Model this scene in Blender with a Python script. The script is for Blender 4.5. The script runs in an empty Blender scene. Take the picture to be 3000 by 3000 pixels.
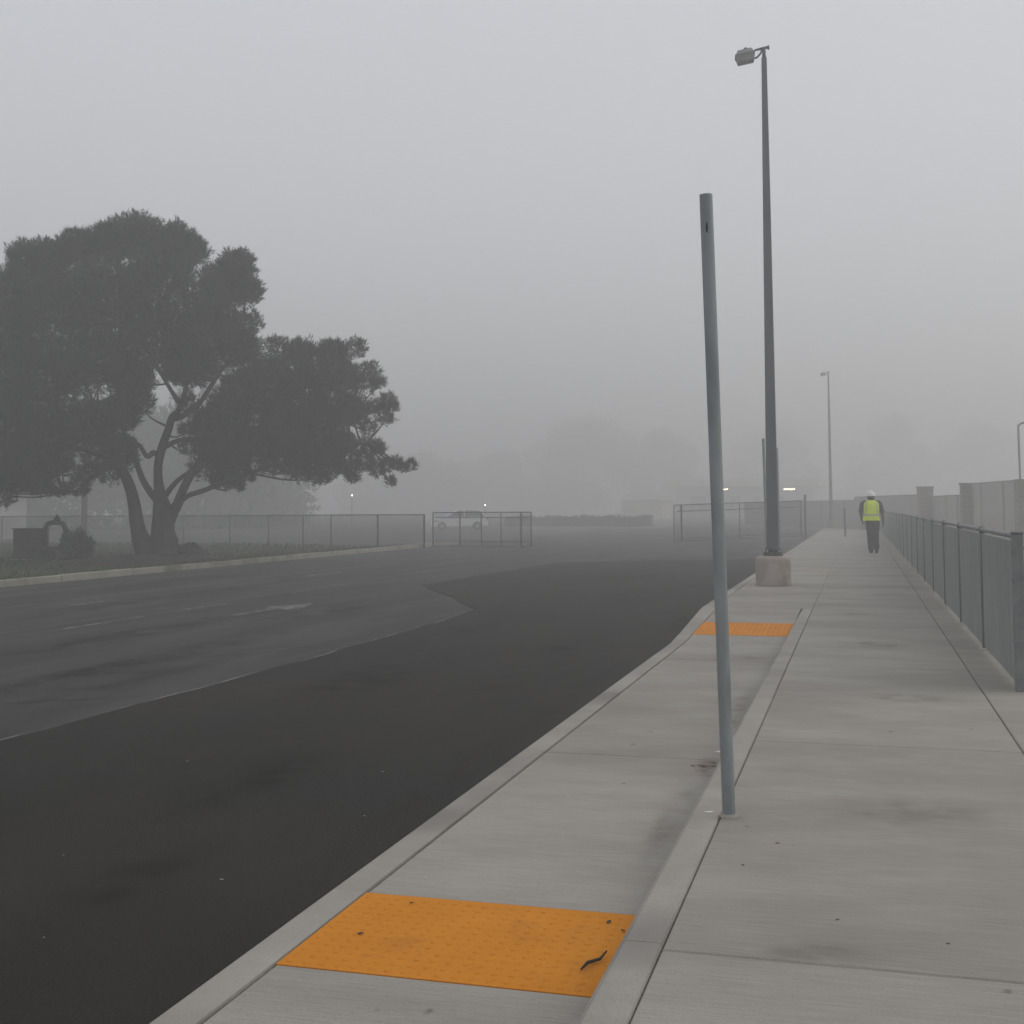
import bpy, math, random
import numpy as np
from mathutils import Vector, Matrix

R = math.radians
random.seed(7)
rng = np.random.default_rng(11)
sc = bpy.context.scene
col = sc.collection

# ------------------------------------------------------------------ camera
EYE = 1.42
cam_d = bpy.data.cameras.new('camera')
cam_d.sensor_width = 36.0
cam_d.lens = 36.0 * 3600 / 3000
cam_d.shift_y = -215.0 / 3000
cam_d.clip_start = 0.05
cam_d.clip_end = 5000
cam = bpy.data.objects.new('camera', cam_d)
col.objects.link(cam)
YAW, PITCH, ROLL = R(15.704), R(3.2305), R(0.35)
_fwd = Vector((-math.sin(YAW) * math.cos(PITCH), math.cos(YAW) * math.cos(PITCH), math.sin(PITCH)))
_rt = Vector((math.cos(YAW), math.sin(YAW), 0))
_up = _rt.cross(_fwd)
_r2 = _rt * math.cos(ROLL) - _up * math.sin(ROLL)
_u2 = _up * math.cos(ROLL) + _rt * math.sin(ROLL)
cam.matrix_world = Matrix(((_r2.x, _u2.x, -_fwd.x, 0), (_r2.y, _u2.y, -_fwd.y, 0),
                           (_r2.z, _u2.z, -_fwd.z, EYE), (0, 0, 0, 1)))
sc.camera = cam

# ------------------------------------------------------------------ sky, sun, exposure
SUN_EL, SUN_AZ = R(24), R(70)          # azimuth clockwise from +Y, to the right of the view
w = bpy.data.worlds.new('World')
sc.world = w
w.use_nodes = True
nt = w.node_tree
nt.nodes.clear()
out = nt.nodes.new('ShaderNodeOutputWorld')
bg = nt.nodes.new('ShaderNodeBackground')
sky = nt.nodes.new('ShaderNodeTexSky')
sky.sky_type = 'NISHITA'
sky.sun_disc = False
sky.sun_elevation = SUN_EL
sky.sun_rotation = SUN_AZ
sky.air_density = 1.0
sky.dust_density = 6.0
sky.ozone_density = 1.0
hs = nt.nodes.new('ShaderNodeHueSaturation')
hs.inputs['Saturation'].default_value = 0.5
nt.links.new(sky.outputs[0], hs.inputs['Color'])
# a closed, nearly even overcast sheet with the low sun only tinting it
mxs = nt.nodes.new('ShaderNodeMix'); mxs.data_type = 'RGBA'
mxs.inputs[0].default_value = 0.30
mxs.inputs[6].default_value = (7.55, 7.78, 8.2, 1)
nt.links.new(hs.outputs[0], mxs.inputs[7])
nt.links.new(mxs.outputs[2], bg.inputs['Color'])
bg.inputs['Strength'].default_value = 0.12
nt.links.new(bg.outputs[0], out.inputs['Surface'])

sun_d = bpy.data.lights.new('sun', 'SUN')
sun_d.energy = 0.5
sun_d.angle = R(60)
sun_d.color = (1.0, 0.95, 0.88)
sun = bpy.data.objects.new('sun', sun_d)
col.objects.link(sun)
_sd = Vector((math.sin(SUN_AZ) * math.cos(SUN_EL), math.cos(SUN_AZ) * math.cos(SUN_EL), math.sin(SUN_EL)))
sun.rotation_euler = _sd.to_track_quat('Z', 'Y').to_euler()
sun.location = _sd * 200

vs = sc.view_settings
vs.view_transform = 'Standard'
vs.look = 'None'
vs.exposure = 0.0
vs.gamma = 1.0
vs.use_curve_mapping = False
sc.render.engine = 'CYCLES'
cy = sc.cycles
cy.use_denoising = True
cy.max_bounces = 6
cy.diffuse_bounces = 2
cy.glossy_bounces = 2
cy.transmission_bounces = 2
cy.transparent_max_bounces = 16
cy.volume_bounces = 3
cy.use_adaptive_sampling = False
cy.caustics_reflective = False
cy.caustics_refractive = False

# ------------------------------------------------------------------ helpers
def tag(o, label=None, cat=None, group=None, kind=None):
    if label: o['label'] = label
    if cat: o['category'] = cat
    if group: o['group'] = group
    if kind: o['kind'] = kind
    return o

def empty(name, loc=(0, 0, 0), rz=0.0, label=None, cat=None, group=None):
    o = bpy.data.objects.new(name, None)
    o.empty_display_size = 0.2
    col.objects.link(o)
    o.location = loc
    o.rotation_euler = (0, 0, rz)
    return tag(o, label, cat, group)

def mesh_obj(name, verts, faces, mat, parent=None, smooth=False):
    me = bpy.data.meshes.new(name)
    me.from_pydata([tuple(v) for v in verts], [], faces)
    me.update()
    if smooth:
        me.polygons.foreach_set('use_smooth', [True] * len(me.polygons))
    if mat: me.materials.append(mat)
    o = bpy.data.objects.new(name, me)
    col.objects.link(o)
    if parent: o.parent = parent
    return o

def link_copy(src, name, parent=None, loc=None):
    o = src.copy()
    o.name = name
    col.objects.link(o)
    if parent is not None: o.parent = parent
    if loc is not None: o.location = loc
    return o

def copy_tree(root, loc, rz=None, scale=None, label=None):
    c = root.copy(); col.objects.link(c)
    c.location = loc
    if rz is not None: c.rotation_euler = (0, 0, rz)
    if scale is not None: c.scale = (scale,) * 3
    if label: c['label'] = label
    for ch in list(root.children):
        d = ch.copy(); col.objects.link(d); d.parent = c
        for g in list(ch.children):
            e = g.copy(); col.objects.link(e); e.parent = d
    return c

class MB:
    def __init__(self):
        self.v = []; self.f = []
    def add(self, vs, fs):
        n = len(self.v)
        self.v += [tuple(p) for p in vs]
        self.f += [tuple(i + n for i in q) for q in fs]
        return self
    def box(self, x0, x1, y0, y1, z0, z1):
        return self.add([(x0, y0, z0), (x1, y0, z0), (x1, y1, z0), (x0, y1, z0),
                         (x0, y0, z1), (x1, y0, z1), (x1, y1, z1), (x0, y1, z1)],
                        [(3, 2, 1, 0), (4, 5, 6, 7), (0, 1, 5, 4), (1, 2, 6, 5), (2, 3, 7, 6), (3, 0, 4, 7)])
    def cbox(self, x0, x1, y0, y1, z0, z1, c=0.01):
        # box with all edges of the top and the sides chamfered
        def ring(i, z): return [(x0 + i, y0 + c, z), (x0 + c, y0 + i, z), (x1 - c, y0 + i, z), (x1 - i, y0 + c, z),
                                (x1 - i, y1 - c, z), (x1 - c, y1 - i, z), (x0 + c, y1 - i, z), (x0 + i, y1 - c, z)]
        def ringin(z): return [(x0 + c, y0 + c * 1.6, z), (x0 + c * 1.6, y0 + c, z), (x1 - c * 1.6, y0 + c, z), (x1 - c, y0 + c * 1.6, z),
                               (x1 - c, y1 - c * 1.6, z), (x1 - c * 1.6, y1 - c, z), (x0 + c * 1.6, y1 - c, z), (x0 + c, y1 - c * 1.6, z)]
        v = ringin(z0) + ring(0, z0 + c) + ring(0, z1 - c) + ringin(z1)
        f = []
        for k in range(3):
            for i in range(8):
                j = (i + 1) % 8
                f.append((k * 8 + i, k * 8 + j, (k + 1) * 8 + j, (k + 1) * 8 + i))
        f.append(tuple(range(7, -1, -1))); f.append(tuple(range(24, 32)))
        return self.add(v, f)
    def tube(self, pts, rad, n=8, caps=True, smooth_steps=0, squash=None, up=None):
        P = [Vector(p) for p in pts]
        Rr = list(rad) if hasattr(rad, '__len__') else [rad] * len(P)
        if smooth_steps:
            Q, S = [], []
            for i in range(len(P) - 1):
                p0 = P[max(i - 1, 0)]; p1 = P[i]; p2 = P[i + 1]; p3 = P[min(i + 2, len(P) - 1)]
                for k in range(smooth_steps):
                    t = k / smooth_steps
                    Q.append(0.5 * ((2 * p1) + (-p0 + p2) * t + (2 * p0 - 5 * p1 + 4 * p2 - p3) * t * t + (-p0 + 3 * p1 - 3 * p2 + p3) * t ** 3))
                    S.append(Rr[i] * (1 - t) + Rr[i + 1] * t)
            Q.append(P[-1]); S.append(Rr[-1]); P, Rr = Q, S
        m = len(P)
        t0 = (P[1] - P[0]).normalized()
        ref = Vector(up) if up else (Vector((0, 0, 1)) if abs(t0.z) < 0.9 else Vector((1, 0, 0)))
        nrm = (ref - t0 * ref.dot(t0)).normalized()
        v = []; f = []
        for i in range(m):
            t = (P[min(i + 1, m - 1)] - P[max(i - 1, 0)]).normalized()
            nrm = (nrm - t * nrm.dot(t)).normalized()
            b = t.cross(nrm)
            for k in range(n):
                a = 2 * math.pi * (k + .5) / n
                sx, sy = (squash if squash else (1, 1))
                v.append(P[i] + (nrm * math.cos(a) * sx + b * math.sin(a) * sy) * Rr[i])
        for i in range(m - 1):
            for k in range(n):
                j = (k + 1) % n
                f.append((i * n + k, i * n + j, (i + 1) * n + j, (i + 1) * n + k))
        if caps:
            f.append(tuple(range(n - 1, -1, -1)))
            f.append(tuple((m - 1) * n + k for k in range(n)))
        return self.add(v, f)
    def lathe(self, prof, n=24, c=(0, 0, 0)):
        v = []; f = []
        for (r, z) in prof:
            for k in range(n):
                a = 2 * math.pi * k / n
                v.append((c[0] + r * math.cos(a), c[1] + r * math.sin(a), c[2] + z))
        m = len(prof)
        for i in range(m - 1):
            for k in range(n):
                j = (k + 1) % n
                f.append((i * n + k, i * n + j, (i + 1) * n + j, (i + 1) * n + k))
        f.append(tuple(range(n - 1, -1, -1)))
        f.append(tuple((m - 1) * n + k for k in range(n)))
        return self.add(v, f)
    def poly(self, pts2, z0, z1):
        n = len(pts2)
        v = [(p[0], p[1], z0) for p in pts2] + [(p[0], p[1], z1) for p in pts2]
        f = [tuple(range(n - 1, -1, -1)), tuple(range(n, 2 * n))]
        for i in range(n):
            j = (i + 1) % n
            f.append((i, j, n + j, n + i))
        return self.add(v, f)
    def build(self, name, mat, parent=None, smooth=False):
        return mesh_obj(name, self.v, self.f, mat, parent, smooth)

# ------------------------------------------------------------------ materials
def new_mat(name):
    m = bpy.data.materials.new(name)
    m.use_nodes = True
    n = m.node_tree
    b = n.nodes['Principled BSDF']
    return m, n, b

def noise_mat(name, c1, c2, scale=4.0, rough=0.85, bump=0.0, bscale=60.0, stretch=(1, 1, 1), c3=None, s3=1.0,
              rand=0.0, broom=0.0, spec=0.3, metal=0.0, p1=0.35, p2=0.7, speck=None, speckscale=220.0, w3=(0.5, 0.75), stretch3=(1, 1, 1), obj_space=False):
    m, n, b = new_mat(name)
    L = n.links
    geo = n.nodes.new('ShaderNodeNewGeometry') if not obj_space else n.nodes.new('ShaderNodeTexCoord')
    src = geo.outputs['Position'] if not obj_space else geo.outputs['Object']
    mp = n.nodes.new('ShaderNodeMapping'); mp.inputs['Scale'].default_value = stretch
    L.new(src, mp.inputs['Vector'])
    nz = n.nodes.new('ShaderNodeTexNoise'); nz.inputs['Scale'].default_value = scale
    nz.inputs['Detail'].default_value = 6; nz.inputs['Roughness'].default_value = 0.6
    L.new(mp.outputs[0], nz.inputs['Vector'])
    rp = n.nodes.new('ShaderNodeValToRGB')
    rp.color_ramp.elements[0].position = p1; rp.color_ramp.elements[0].color = (*c1, 1)
    rp.color_ramp.elements[1].position = p2; rp.color_ramp.elements[1].color = (*c2, 1)
    L.new(nz.outputs['Fac'], rp.inputs['Fac'])
    cur = rp.outputs[0]
    def mix(a, bcol, fac):
        mx = n.nodes.new('ShaderNodeMix'); mx.data_type = 'RGBA'
        L.new(fac, mx.inputs[0]); L.new(a, mx.inputs[6])
        if isinstance(bcol, tuple): mx.inputs[7].default_value = (*bcol, 1)
        else: L.new(bcol, mx.inputs[7])
        return mx.outputs[2]
    if c3:
        mp3 = n.nodes.new('ShaderNodeMapping'); mp3.inputs['Scale'].default_value = stretch3
        mp3.inputs['Location'].default_value = (13.7, 4.1, 2.2)
        L.new(src, mp3.inputs['Vector'])
        n3 = n.nodes.new('ShaderNodeTexNoise'); n3.inputs['Scale'].default_value = s3; n3.inputs['Detail'].default_value = 5
        L.new(mp3.outputs[0], n3.inputs['Vector'])
        mr = n.nodes.new('ShaderNodeMapRange'); mr.inputs[1].default_value = w3[0]; mr.inputs[2].default_value = w3[1]
        L.new(n3.outputs['Fac'], mr.inputs[0])
        cur = mix(cur, c3, mr.outputs[0])
    if speck:
        n4 = n.nodes.new('ShaderNodeTexNoise'); n4.inputs['Scale'].default_value = speckscale; n4.inputs['Detail'].default_value = 2
        L.new(src, n4.inputs['Vector'])
        mr = n.nodes.new('ShaderNodeMapRange'); mr.inputs[1].default_value = 0.6; mr.inputs[2].default_value = 0.75
        L.new(n4.outputs['Fac'], mr.inputs[0])
        cur = mix(cur, speck, mr.outputs[0])
    if broom:
        mb = n.nodes.new('ShaderNodeMapping'); mb.inputs['Scale'].default_value = (4, 110, 1)
        L.new(src, mb.inputs['Vector'])
        nb2 = n.nodes.new('ShaderNodeTexNoise'); nb2.inputs['Scale'].default_value = 1.0; nb2.inputs['Detail'].default_value = 3
        L.new(mb.outputs[0], nb2.inputs['Vector'])
        mr = n.nodes.new('ShaderNodeMapRange'); mr.inputs[1].default_value = .25; mr.inputs[2].default_value = .75
        mr.inputs[3].default_value = 1 - broom; mr.inputs[4].default_value = 1 + broom
        L.new(nb2.outputs['Fac'], mr.inputs[0])
        vm = n.nodes.new('ShaderNodeVectorMath'); vm.operation = 'SCALE'
        L.new(cur, vm.inputs[0]); L.new(mr.outputs[0], vm.inputs['Scale'])
        cur = vm.outputs[0]
    if rand:
        oi = n.nodes.new('ShaderNodeObjectInfo')
        mr = n.nodes.new('ShaderNodeMapRange'); mr.inputs[3].default_value = 1 - rand; mr.inputs[4].default_value = 1 + rand
        L.new(oi.outputs['Random'], mr.inputs[0])
        vm = n.nodes.new('ShaderNodeVectorMath'); vm.operation = 'SCALE'
        L.new(cur, vm.inputs[0]); L.new(mr.outputs[0], vm.inputs['Scale'])
        cur = vm.outputs[0]
    L.new(cur, b.inputs['Base Color'])
    b.inputs['Roughness'].default_value = rough
    b.inputs['Metallic'].default_value = metal
    b.inputs['Specular IOR Level'].default_value = spec
    if bump:
        nb = n.nodes.new('ShaderNodeTexNoise'); nb.inputs['Scale'].default_value = bscale; nb.inputs['Detail'].default_value = 4
        mpb = n.nodes.new('ShaderNodeMapping'); mpb.inputs['Scale'].default_value = stretch
        L.new(src, mpb.inputs['Vector']); L.new(mpb.outputs[0], nb.inputs['Vector'])
        bp = n.nodes.new('ShaderNodeBump'); bp.inputs['Strength'].default_value = bump; bp.inputs['Distance'].default_value = 0.02
        L.new(nb.outputs['Fac'], bp.inputs['Height']); L.new(bp.outputs[0], b.inputs['Normal'])
    return m

def mesh_mat(name, c, cover):
    # woven wire too fine to see singly: a share of the light passes straight through
    m, n, b = new_mat(name)
    b.inputs['Base Color'].default_value = (*c, 1); b.inputs['Roughness'].default_value = 0.7
    tr = n.nodes.new('ShaderNodeBsdfTransparent'); mx = n.nodes.new('ShaderNodeMixShader')
    mx.inputs[0].default_value = cover
    n.links.new(tr.outputs[0], mx.inputs[1]); n.links.new(b.outputs[0], mx.inputs[2])
    n.links.new(mx.outputs[0], n.nodes['Material Output'].inputs['Surface'])
    return m

def lamp_mat(name, c, s):
    m, n, b = new_mat(name)
    b.inputs['Emission Color'].default_value = (*c, 1); b.inputs['Emission Strength'].default_value = s
    return m

M = {}
M['concrete'] = noise_mat('concrete', (.318, .295, .260), (.385, .361, .322), scale=1.3, rough=.95, bump=.3, bscale=110, stretch=(.8, 1.5, 1), spec=.15,
                          c3=(.245, .225, .197), s3=.7, w3=(.46, .80), stretch3=(.55, 1.3, 1), rand=.05, broom=.13, speck=(.25, .235, .21), speckscale=120)
M['kerb'] = noise_mat('kerb_concrete', (.325, .301, .266), (.395, .370, .331), scale=2.2, rough=.95, bump=.25, bscale=80, spec=.15,
                      c3=(.23, .216, .198), s3=.9, rand=.05, speck=(.25, .24, .22), speckscale=150)
M['old_kerb'] = noise_mat('old_kerb', (.22, .21, .17), (.36, .34, .28), scale=1.3, rough=.95, bump=.3, bscale=40, c3=(.12, .12, .07), s3=.8, w3=(.55, .7))
M['new_asphalt'] = noise_mat('new_asphalt', (.017, .0148, .0112), (.030, .0264, .0208), scale=.55, rough=.82, bump=.5, bscale=160, stretch=(1.6, .6, 1),
                             c3=(.018, .0175, .0165), s3=.3, speck=(.07, .064, .055), speckscale=140, spec=.12, w3=(.45, .65))
M['old_asphalt'] = noise_mat('old_asphalt', (.032, .031, .0312), (.072, .070, .0695), scale=.7, rough=.85, bump=.4, bscale=120, stretch=(2.2, .35, 1),
                             c3=(.034, .034, .035), s3=.5, w3=(.5, .65), stretch3=(2.6, .25, 1), speck=(.10, .098, .096), speckscale=110, spec=.2)
M['far_ground'] = noise_mat('far_ground', (.06, .06, .06), (.09, .088, .085), scale=.12, rough=.9, bump=.2, bscale=8)
M['joint'] = noise_mat('joint_dirt', (.03, .028, .025), (.06, .055, .05), scale=20, rough=1)
M['paint'] = noise_mat('worn_road_paint', (.06, .058, .056), (.34, .33, .31), scale=7, rough=.8, p1=.44, p2=.68)
M['seam'] = noise_mat('seam_grit', (.07, .068, .064), (.32, .31, .295), scale=1.2, rough=.9, p1=.4, p2=.68)
M['tactile'] = noise_mat('tactile_orange', (.62, .225, .016), (.69, .26, .022), scale=2.5, rough=.85, spec=.08, bump=.15, bscale=150, c3=(.48, .17, .025), s3=3.2, w3=(.6, .78), speck=(.50, .19, .03), speckscale=60)
M['galv'] = noise_mat('galvanised_steel', (.22, .245, .255), (.32, .35, .36), scale=9, rough=.55, metal=.2, stretch=(1, 1, .25), c3=(.17, .18, .185), s3=7, w3=(.55, .75), stretch3=(1, 1, .2))
M['pole'] = noise_mat('painted_pole', (.080, .095, .110), (.106, .123, .139), scale=6, rough=.5, stretch=(1, 1, .2), spec=.4)
M['lamp_body'] = noise_mat('lamp_housing', (.22, .225, .22), (.33, .335, .33), scale=6, rough=.6)
M['pedestal'] = noise_mat('pedestal_concrete', (.36, .305, .27), (.46, .40, .355), scale=3, rough=.92, bump=.4, bscale=30, c3=(.22, .18, .15), s3=2.4)
M['slat'] = noise_mat('fence_slat', (.31, .33, .315), (.39, .405, .385), scale=3, rough=.7, stretch=(1, 1, .3), c3=(.33, .328, .332), s3=1.2)
M['fence_steel'] = noise_mat('fence_steel', (.15, .16, .165), (.23, .24, .24), scale=8, rough=.6, metal=.1)
M['rail'] = noise_mat('fence_rail', (.17, .18, .18), (.25, .26, .26), scale=10, rough=.55, metal=.2)
M['dark_steel'] = noise_mat('dark_steel', (.045, .046, .05), (.07, .071, .075), scale=6, rough=.6)
M['bark'] = noise_mat('bark', (.035, .031, .028), (.075, .065, .056), scale=5, rough=.95, bump=.8, bscale=14, stretch=(1, 1, .3))
M['needle'] = noise_mat('needles', (.011, .018, .0145), (.022, .032, .024), scale=.7, rough=.8, c3=(.019, .022, .016), s3=.5)
M['far_leaf'] = noise_mat('far_foliage', (.020, .025, .018), (.040, .048, .032), scale=.4, rough=.85)
M['shrub'] = noise_mat('shrub_leaf', (.020, .042, .018), (.045, .085, .032), scale=4, rough=.75)
M['hedge'] = noise_mat('hedge_leaf', (.020, .026, .018), (.038, .045, .03), scale=3, rough=.8)
M['lawn'] = noise_mat('lawn_soil', (.016, .032, .006), (.034, .052, .012), scale=.8, rough=1, c3=(.07, .062, .034), s3=.35, bump=.5, bscale=25)
M['grass'] = noise_mat('grass_blades', (.020, .044, .008), (.05, .076, .018), scale=.8, rough=.9, c3=(.075, .066, .034), s3=.3)
M['mulch'] = noise_mat('mulch', (.030, .022, .018), (.07, .05, .04), scale=7, rough=1, bump=1, bscale=18)
M['rock'] = noise_mat('boulder', (.035, .030, .028), (.07, .058, .052), scale=3, rough=.95, bump=.6, bscale=6)
M['cabinet'] = noise_mat('utility_cabinet', (.050, .046, .038), (.075, .068, .055), scale=4, rough=.7)
M['pipe'] = noise_mat('pipe_green', (.030, .040, .036), (.05, .062, .055), scale=6, rough=.6)
M['pillar'] = noise_mat('pillar_block', (.20, .165, .145), (.29, .24, .21), scale=3, rough=.95, bump=.4, bscale=20)
M['pillar_grey'] = noise_mat('pillar_block_grey', (.13, .14, .12), (.18, .19, .165), scale=3, rough=.95, bump=.4, bscale=20)
M['mesh'] = mesh_mat('wire_mesh', (.08, .08, .08), .2)
M['screen'] = mesh_mat('screen_mesh', (.17, .165, .15), .55)
M['car_white'] = noise_mat('car_white', (.86, .86, .85), (.9, .9, .89), scale=2, rough=.3, spec=.5)
M['glass'] = noise_mat('car_glass', (.02, .022, .025), (.03, .032, .035), scale=2, rough=.1, spec=.5)
M['tyre'] = noise_mat('tyre', (.015, .015, .015), (.03, .03, .03), scale=9, rough=.9)
M['hub'] = noise_mat('hubcap', (.3, .3, .3), (.45, .45, .45), scale=9, rough=.4, metal=.6)
M['red_lens'] = noise_mat('red_lens', (.55, .05, .035), (.65, .07, .045), scale=9, rough=.3)
M['plaster'] = noise_mat('pale_plaster', (.46, .45, .43), (.56, .55, .52), scale=1, rough=.9)
M['tan_wall'] = noise_mat('tan_wall', (.48, .42, .28), (.58, .51, .35), scale=.7, rough=.9)
M['roof'] = noise_mat('roof_shingle', (.20, .20, .195), (.28, .275, .27), scale=2, rough=.9)
M['fascia'] = noise_mat('canopy_fascia', (.52, .47, .31), (.62, .56, .38), scale=1, rough=.8)
M['win'] = noise_mat('window_pane', (.04, .045, .05), (.06, .065, .07), scale=2, rough=.15, spec=.5)
M['lit'] = lamp_mat('lit_tube', (1.0, .78, .52), 14.0)
M['lit_white'] = lamp_mat('lit_lamp', (1.0, .95, .85), 10.0)
M['skin'] = noise_mat('skin', (.075, .045, .032), (.10, .062, .045), scale=9, rough=.6)
M['shirt'] = noise_mat('dark_shirt', (.022, .022, .020), (.035, .034, .03), scale=12, rough=.9)
M['trousers'] = noise_mat('dark_trousers', (.020, .022, .026), (.032, .034, .038), scale=10, rough=.9)
M['boot'] = noise_mat('boot', (.012, .012, .012), (.022, .021, .02), scale=10, rough=.7)
M['hivis'] = noise_mat('hi_vis_yellow', (.70, .86, .012), (.78, .93, .016), scale=6, rough=.75)
M['silver'] = noise_mat('reflective_tape', (.42, .43, .42), (.52, .53, .52), scale=12, rough=.5)
M['hat'] = noise_mat('hard_hat', (.86, .87, .88), (.92, .93, .94), scale=3, rough=.35, spec=.5)
M['litter'] = noise_mat('litter', (.22, .215, .2), (.36, .35, .33), scale=8, rough=.9)
M['paper'] = noise_mat('paper', (.66, .65, .62), (.78, .77, .74), scale=8, rough=.9)
M['leaf'] = noise_mat('dead_leaf', (.10, .055, .03), (.17, .10, .06), scale=30, rough=.9)
M['twig'] = noise_mat('twig', (.02, .016, .013), (.045, .036, .028), scale=30, rough=.95)
M['red_paint'] = noise_mat('faded_red_paint', (.34, .27, .235), (.40, .20, .15), scale=5, rough=.9, p1=.4, p2=.7)

ROAD = -0.15
# ------------------------------------------------------------------ ground, road, lawn
g = MB(); g.add([(-700, -150, -.19), (700, -150, -.19), (700, 1250, -.19), (-700, 1250, -.19)], [(0, 1, 2, 3)])
tag(g.build('ground', M['far_ground']), 'wide worn paved ground fading into the fog', kind='structure')

def grid_sheet(name, x0, x1, y0, y1, nx, ny, zf, mat, parent=None):
    v = []; f = []
    for j in range(ny + 1):
        for i in range(nx + 1):
            x = x0 + (x1 - x0) * i / nx; y = y0 + (y1 - y0) * j / ny
            v.append((x, y, zf(x, y)))
    for j in range(ny):
        for i in range(nx):
            a = j * (nx + 1) + i
            f.append((a, a + 1, a + nx + 2, a + nx + 1))
    return mesh_obj(name, v, f, mat, parent, True)

tag(grid_sheet('road', -17.0, -2.02, -12, 100, 30, 60, lambda x, y: ROAD, M['old_asphalt']),
    'old grey asphalt road with faded lane paint', kind='structure')

# newer dark asphalt beside the kerb: a thin overlay with a slightly ragged edge
edge = [(-5.62, -12), (-5.66, 0), (-5.69, 7.2), (-5.56, 9.7), (-5.58, 12.8), (-5.64, 16), (-5.73, 18.3), (-8.6, 23.8), (-8.3, 34.4), (-5.2, 36.2), (-3.1, 37.0), (-2.05, 37.3)]
pts = []
for i in range(len(edge) - 1):
    a, b2 = Vector((*edge[i], 0)), Vector((*edge[i + 1], 0))
    n = max(2, int((b2 - a).length / .22))
    for k in range(n):
        p = a.lerp(b2, k / n)
        d = (b2 - a).normalized(); q = Vector((-d.y, d.x, 0))
        j = .035 * math.sin(k * .37 + i * 2.1) + .018 * random.uniform(-1, 1)
        p = p + q * j
        pts.append((p.x, p.y))
pts.append((-2.05, 37.3)); pts.append((-2.05, -12))
tag(MB().poly(pts, ROAD - .02, ROAD + .012).build('road_overlay', M['new_asphalt']), 'newer dark asphalt lane beside the kerb', kind='structure')
# pale grit gathered along the seam
v = []; f = []
seg = [p for p in pts[:-2] if p[1] < 18.3]
for i, p in enumerate(seg):
    wd = .016 + .016 * abs(math.sin(i * .21)) + .012 * random.random()
    v += [(p[0] - wd - .012, p[1], ROAD + .004), (p[0] - .004, p[1], ROAD + .004)]
    if i: f.append((2 * i - 2, 2 * i - 1, 2 * i + 1, 2 * i))
tag(mesh_obj('seam_grit', v, f, M['seam']), 'pale grit gathered along the asphalt seam', kind='stuff')

# worn paint on the old lane
def paint(name, poly, label):
    o = mesh_obj(name, [(x, y, ROAD + .004) for x, y in poly], [tuple(range(len(poly)))], M['paint'])
    return tag(o, label, kind='structure')
def dash(x, y0, y1, wd, label):
    n = max(4, int((y1 - y0) / .12)); L = []; Rr = []
    for k in range(n + 1):
        y = y0 + (y1 - y0) * k / n
        L.append((x - wd * (.3 + .2 * random.random()), y)); Rr.append((x + wd * (.3 + .2 * random.random()), y))
    paint('lane_marking', L + Rr[::-1], label)
dash(-10.2, 14.2, 16.1, .09, 'faded thin white lane dash on the old asphalt, nearer the dark lane')
dash(-10.25, 17.0, 18.7, .08, 'broken white lane dash on the old asphalt before the arrow')
dash(-10.3, 11.4, 12.3, .09, 'short worn white lane dash on the old asphalt')
dash(-10.3, 21.2, 24.5, .09, 'long faint white lane dash leading to the gates')
paint('arrow_marking', [(-9.05, 16.6), (-8.93, 16.6), (-8.86, 17.7), (-8.62, 17.65), (-8.55, 18.0), (-8.72, 18.75), (-8.86, 19.0), (-8.98, 18.5), (-9.2, 18.2), (-9.12, 17.8), (-8.99, 17.7)],
      'worn white arrow painted on the old asphalt')
dash(-12.6, 17.8, 18.7, .14, 'small worn white patch of paint toward the lawn')
dash(-12.5, 26.5, 28.6, .16, 'faint pale paint dash across from the tree')
# skid marks / cracks: darker wandering strips on the old asphalt
M['crack'] = noise_mat('tar_crack', (.035, .035, .035), (.05, .05, .05), scale=5, rough=.7)
for i, (x0, y0, x1, y1) in enumerate([(-7.6, 10.6, -5.75, 13.6), (-8.3, 7.6, -5.8, 9.3), (-10.8, 8, -10.4, 30), (-13.4, 12, -13.2, 34), (-7.4, 9.6, -7.0, 10.6)]):
    m = MB(); n = 24; v = []; f = []
    for k in range(n + 1):
        t = k / n; x = x0 + (x1 - x0) * t + .05 * math.sin(k * .9 + i); y = y0 + (y1 - y0) * t
        wd = (.035 if i < 2 or i == 4 else .09) * (.5 + random.random() * .7)
        v += [(x - wd, y, ROAD + .004), (x + wd, y, ROAD + .004)]
        if k: f.append((2 * k - 2, 2 * k - 1, 2 * k + 1, 2 * k))
    tag(mesh_obj('tar_strip', v, f, M['crack']), 'dark tar strip wandering over the old asphalt', kind='stuff')

# lawn with kerb on the far side of the road
def lawn_z(x, y): return -.06 + .03 * math.sin(x * .3) * math.sin(y * .23) + min(.25, max(0, (-x - 18) * .006))
tag(grid_sheet('lawn', -75, -17.13, -12, 46.2, 40, 40, lawn_z, M['lawn']), 'patchy dry lawn beyond the road kerb', kind='structure')
kb = empty('far_kerb', (0, 0, 0)); tag(kb, 'weathered concrete kerb along the lawn', kind='structure')
for i in range(22):
    y0 = -10 + i * 2.8
    m = MB(); m.cbox(-17.16 + .012 * math.sin(i * 2.1), -16.99 + .012 * math.sin(i * 2.1), y0, y0 + 2.79, ROAD - .1, .0 + .008 * math.sin(i * 1.7), .018)
    m.build('kerb_stone', M['old_kerb'], kb)

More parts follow.
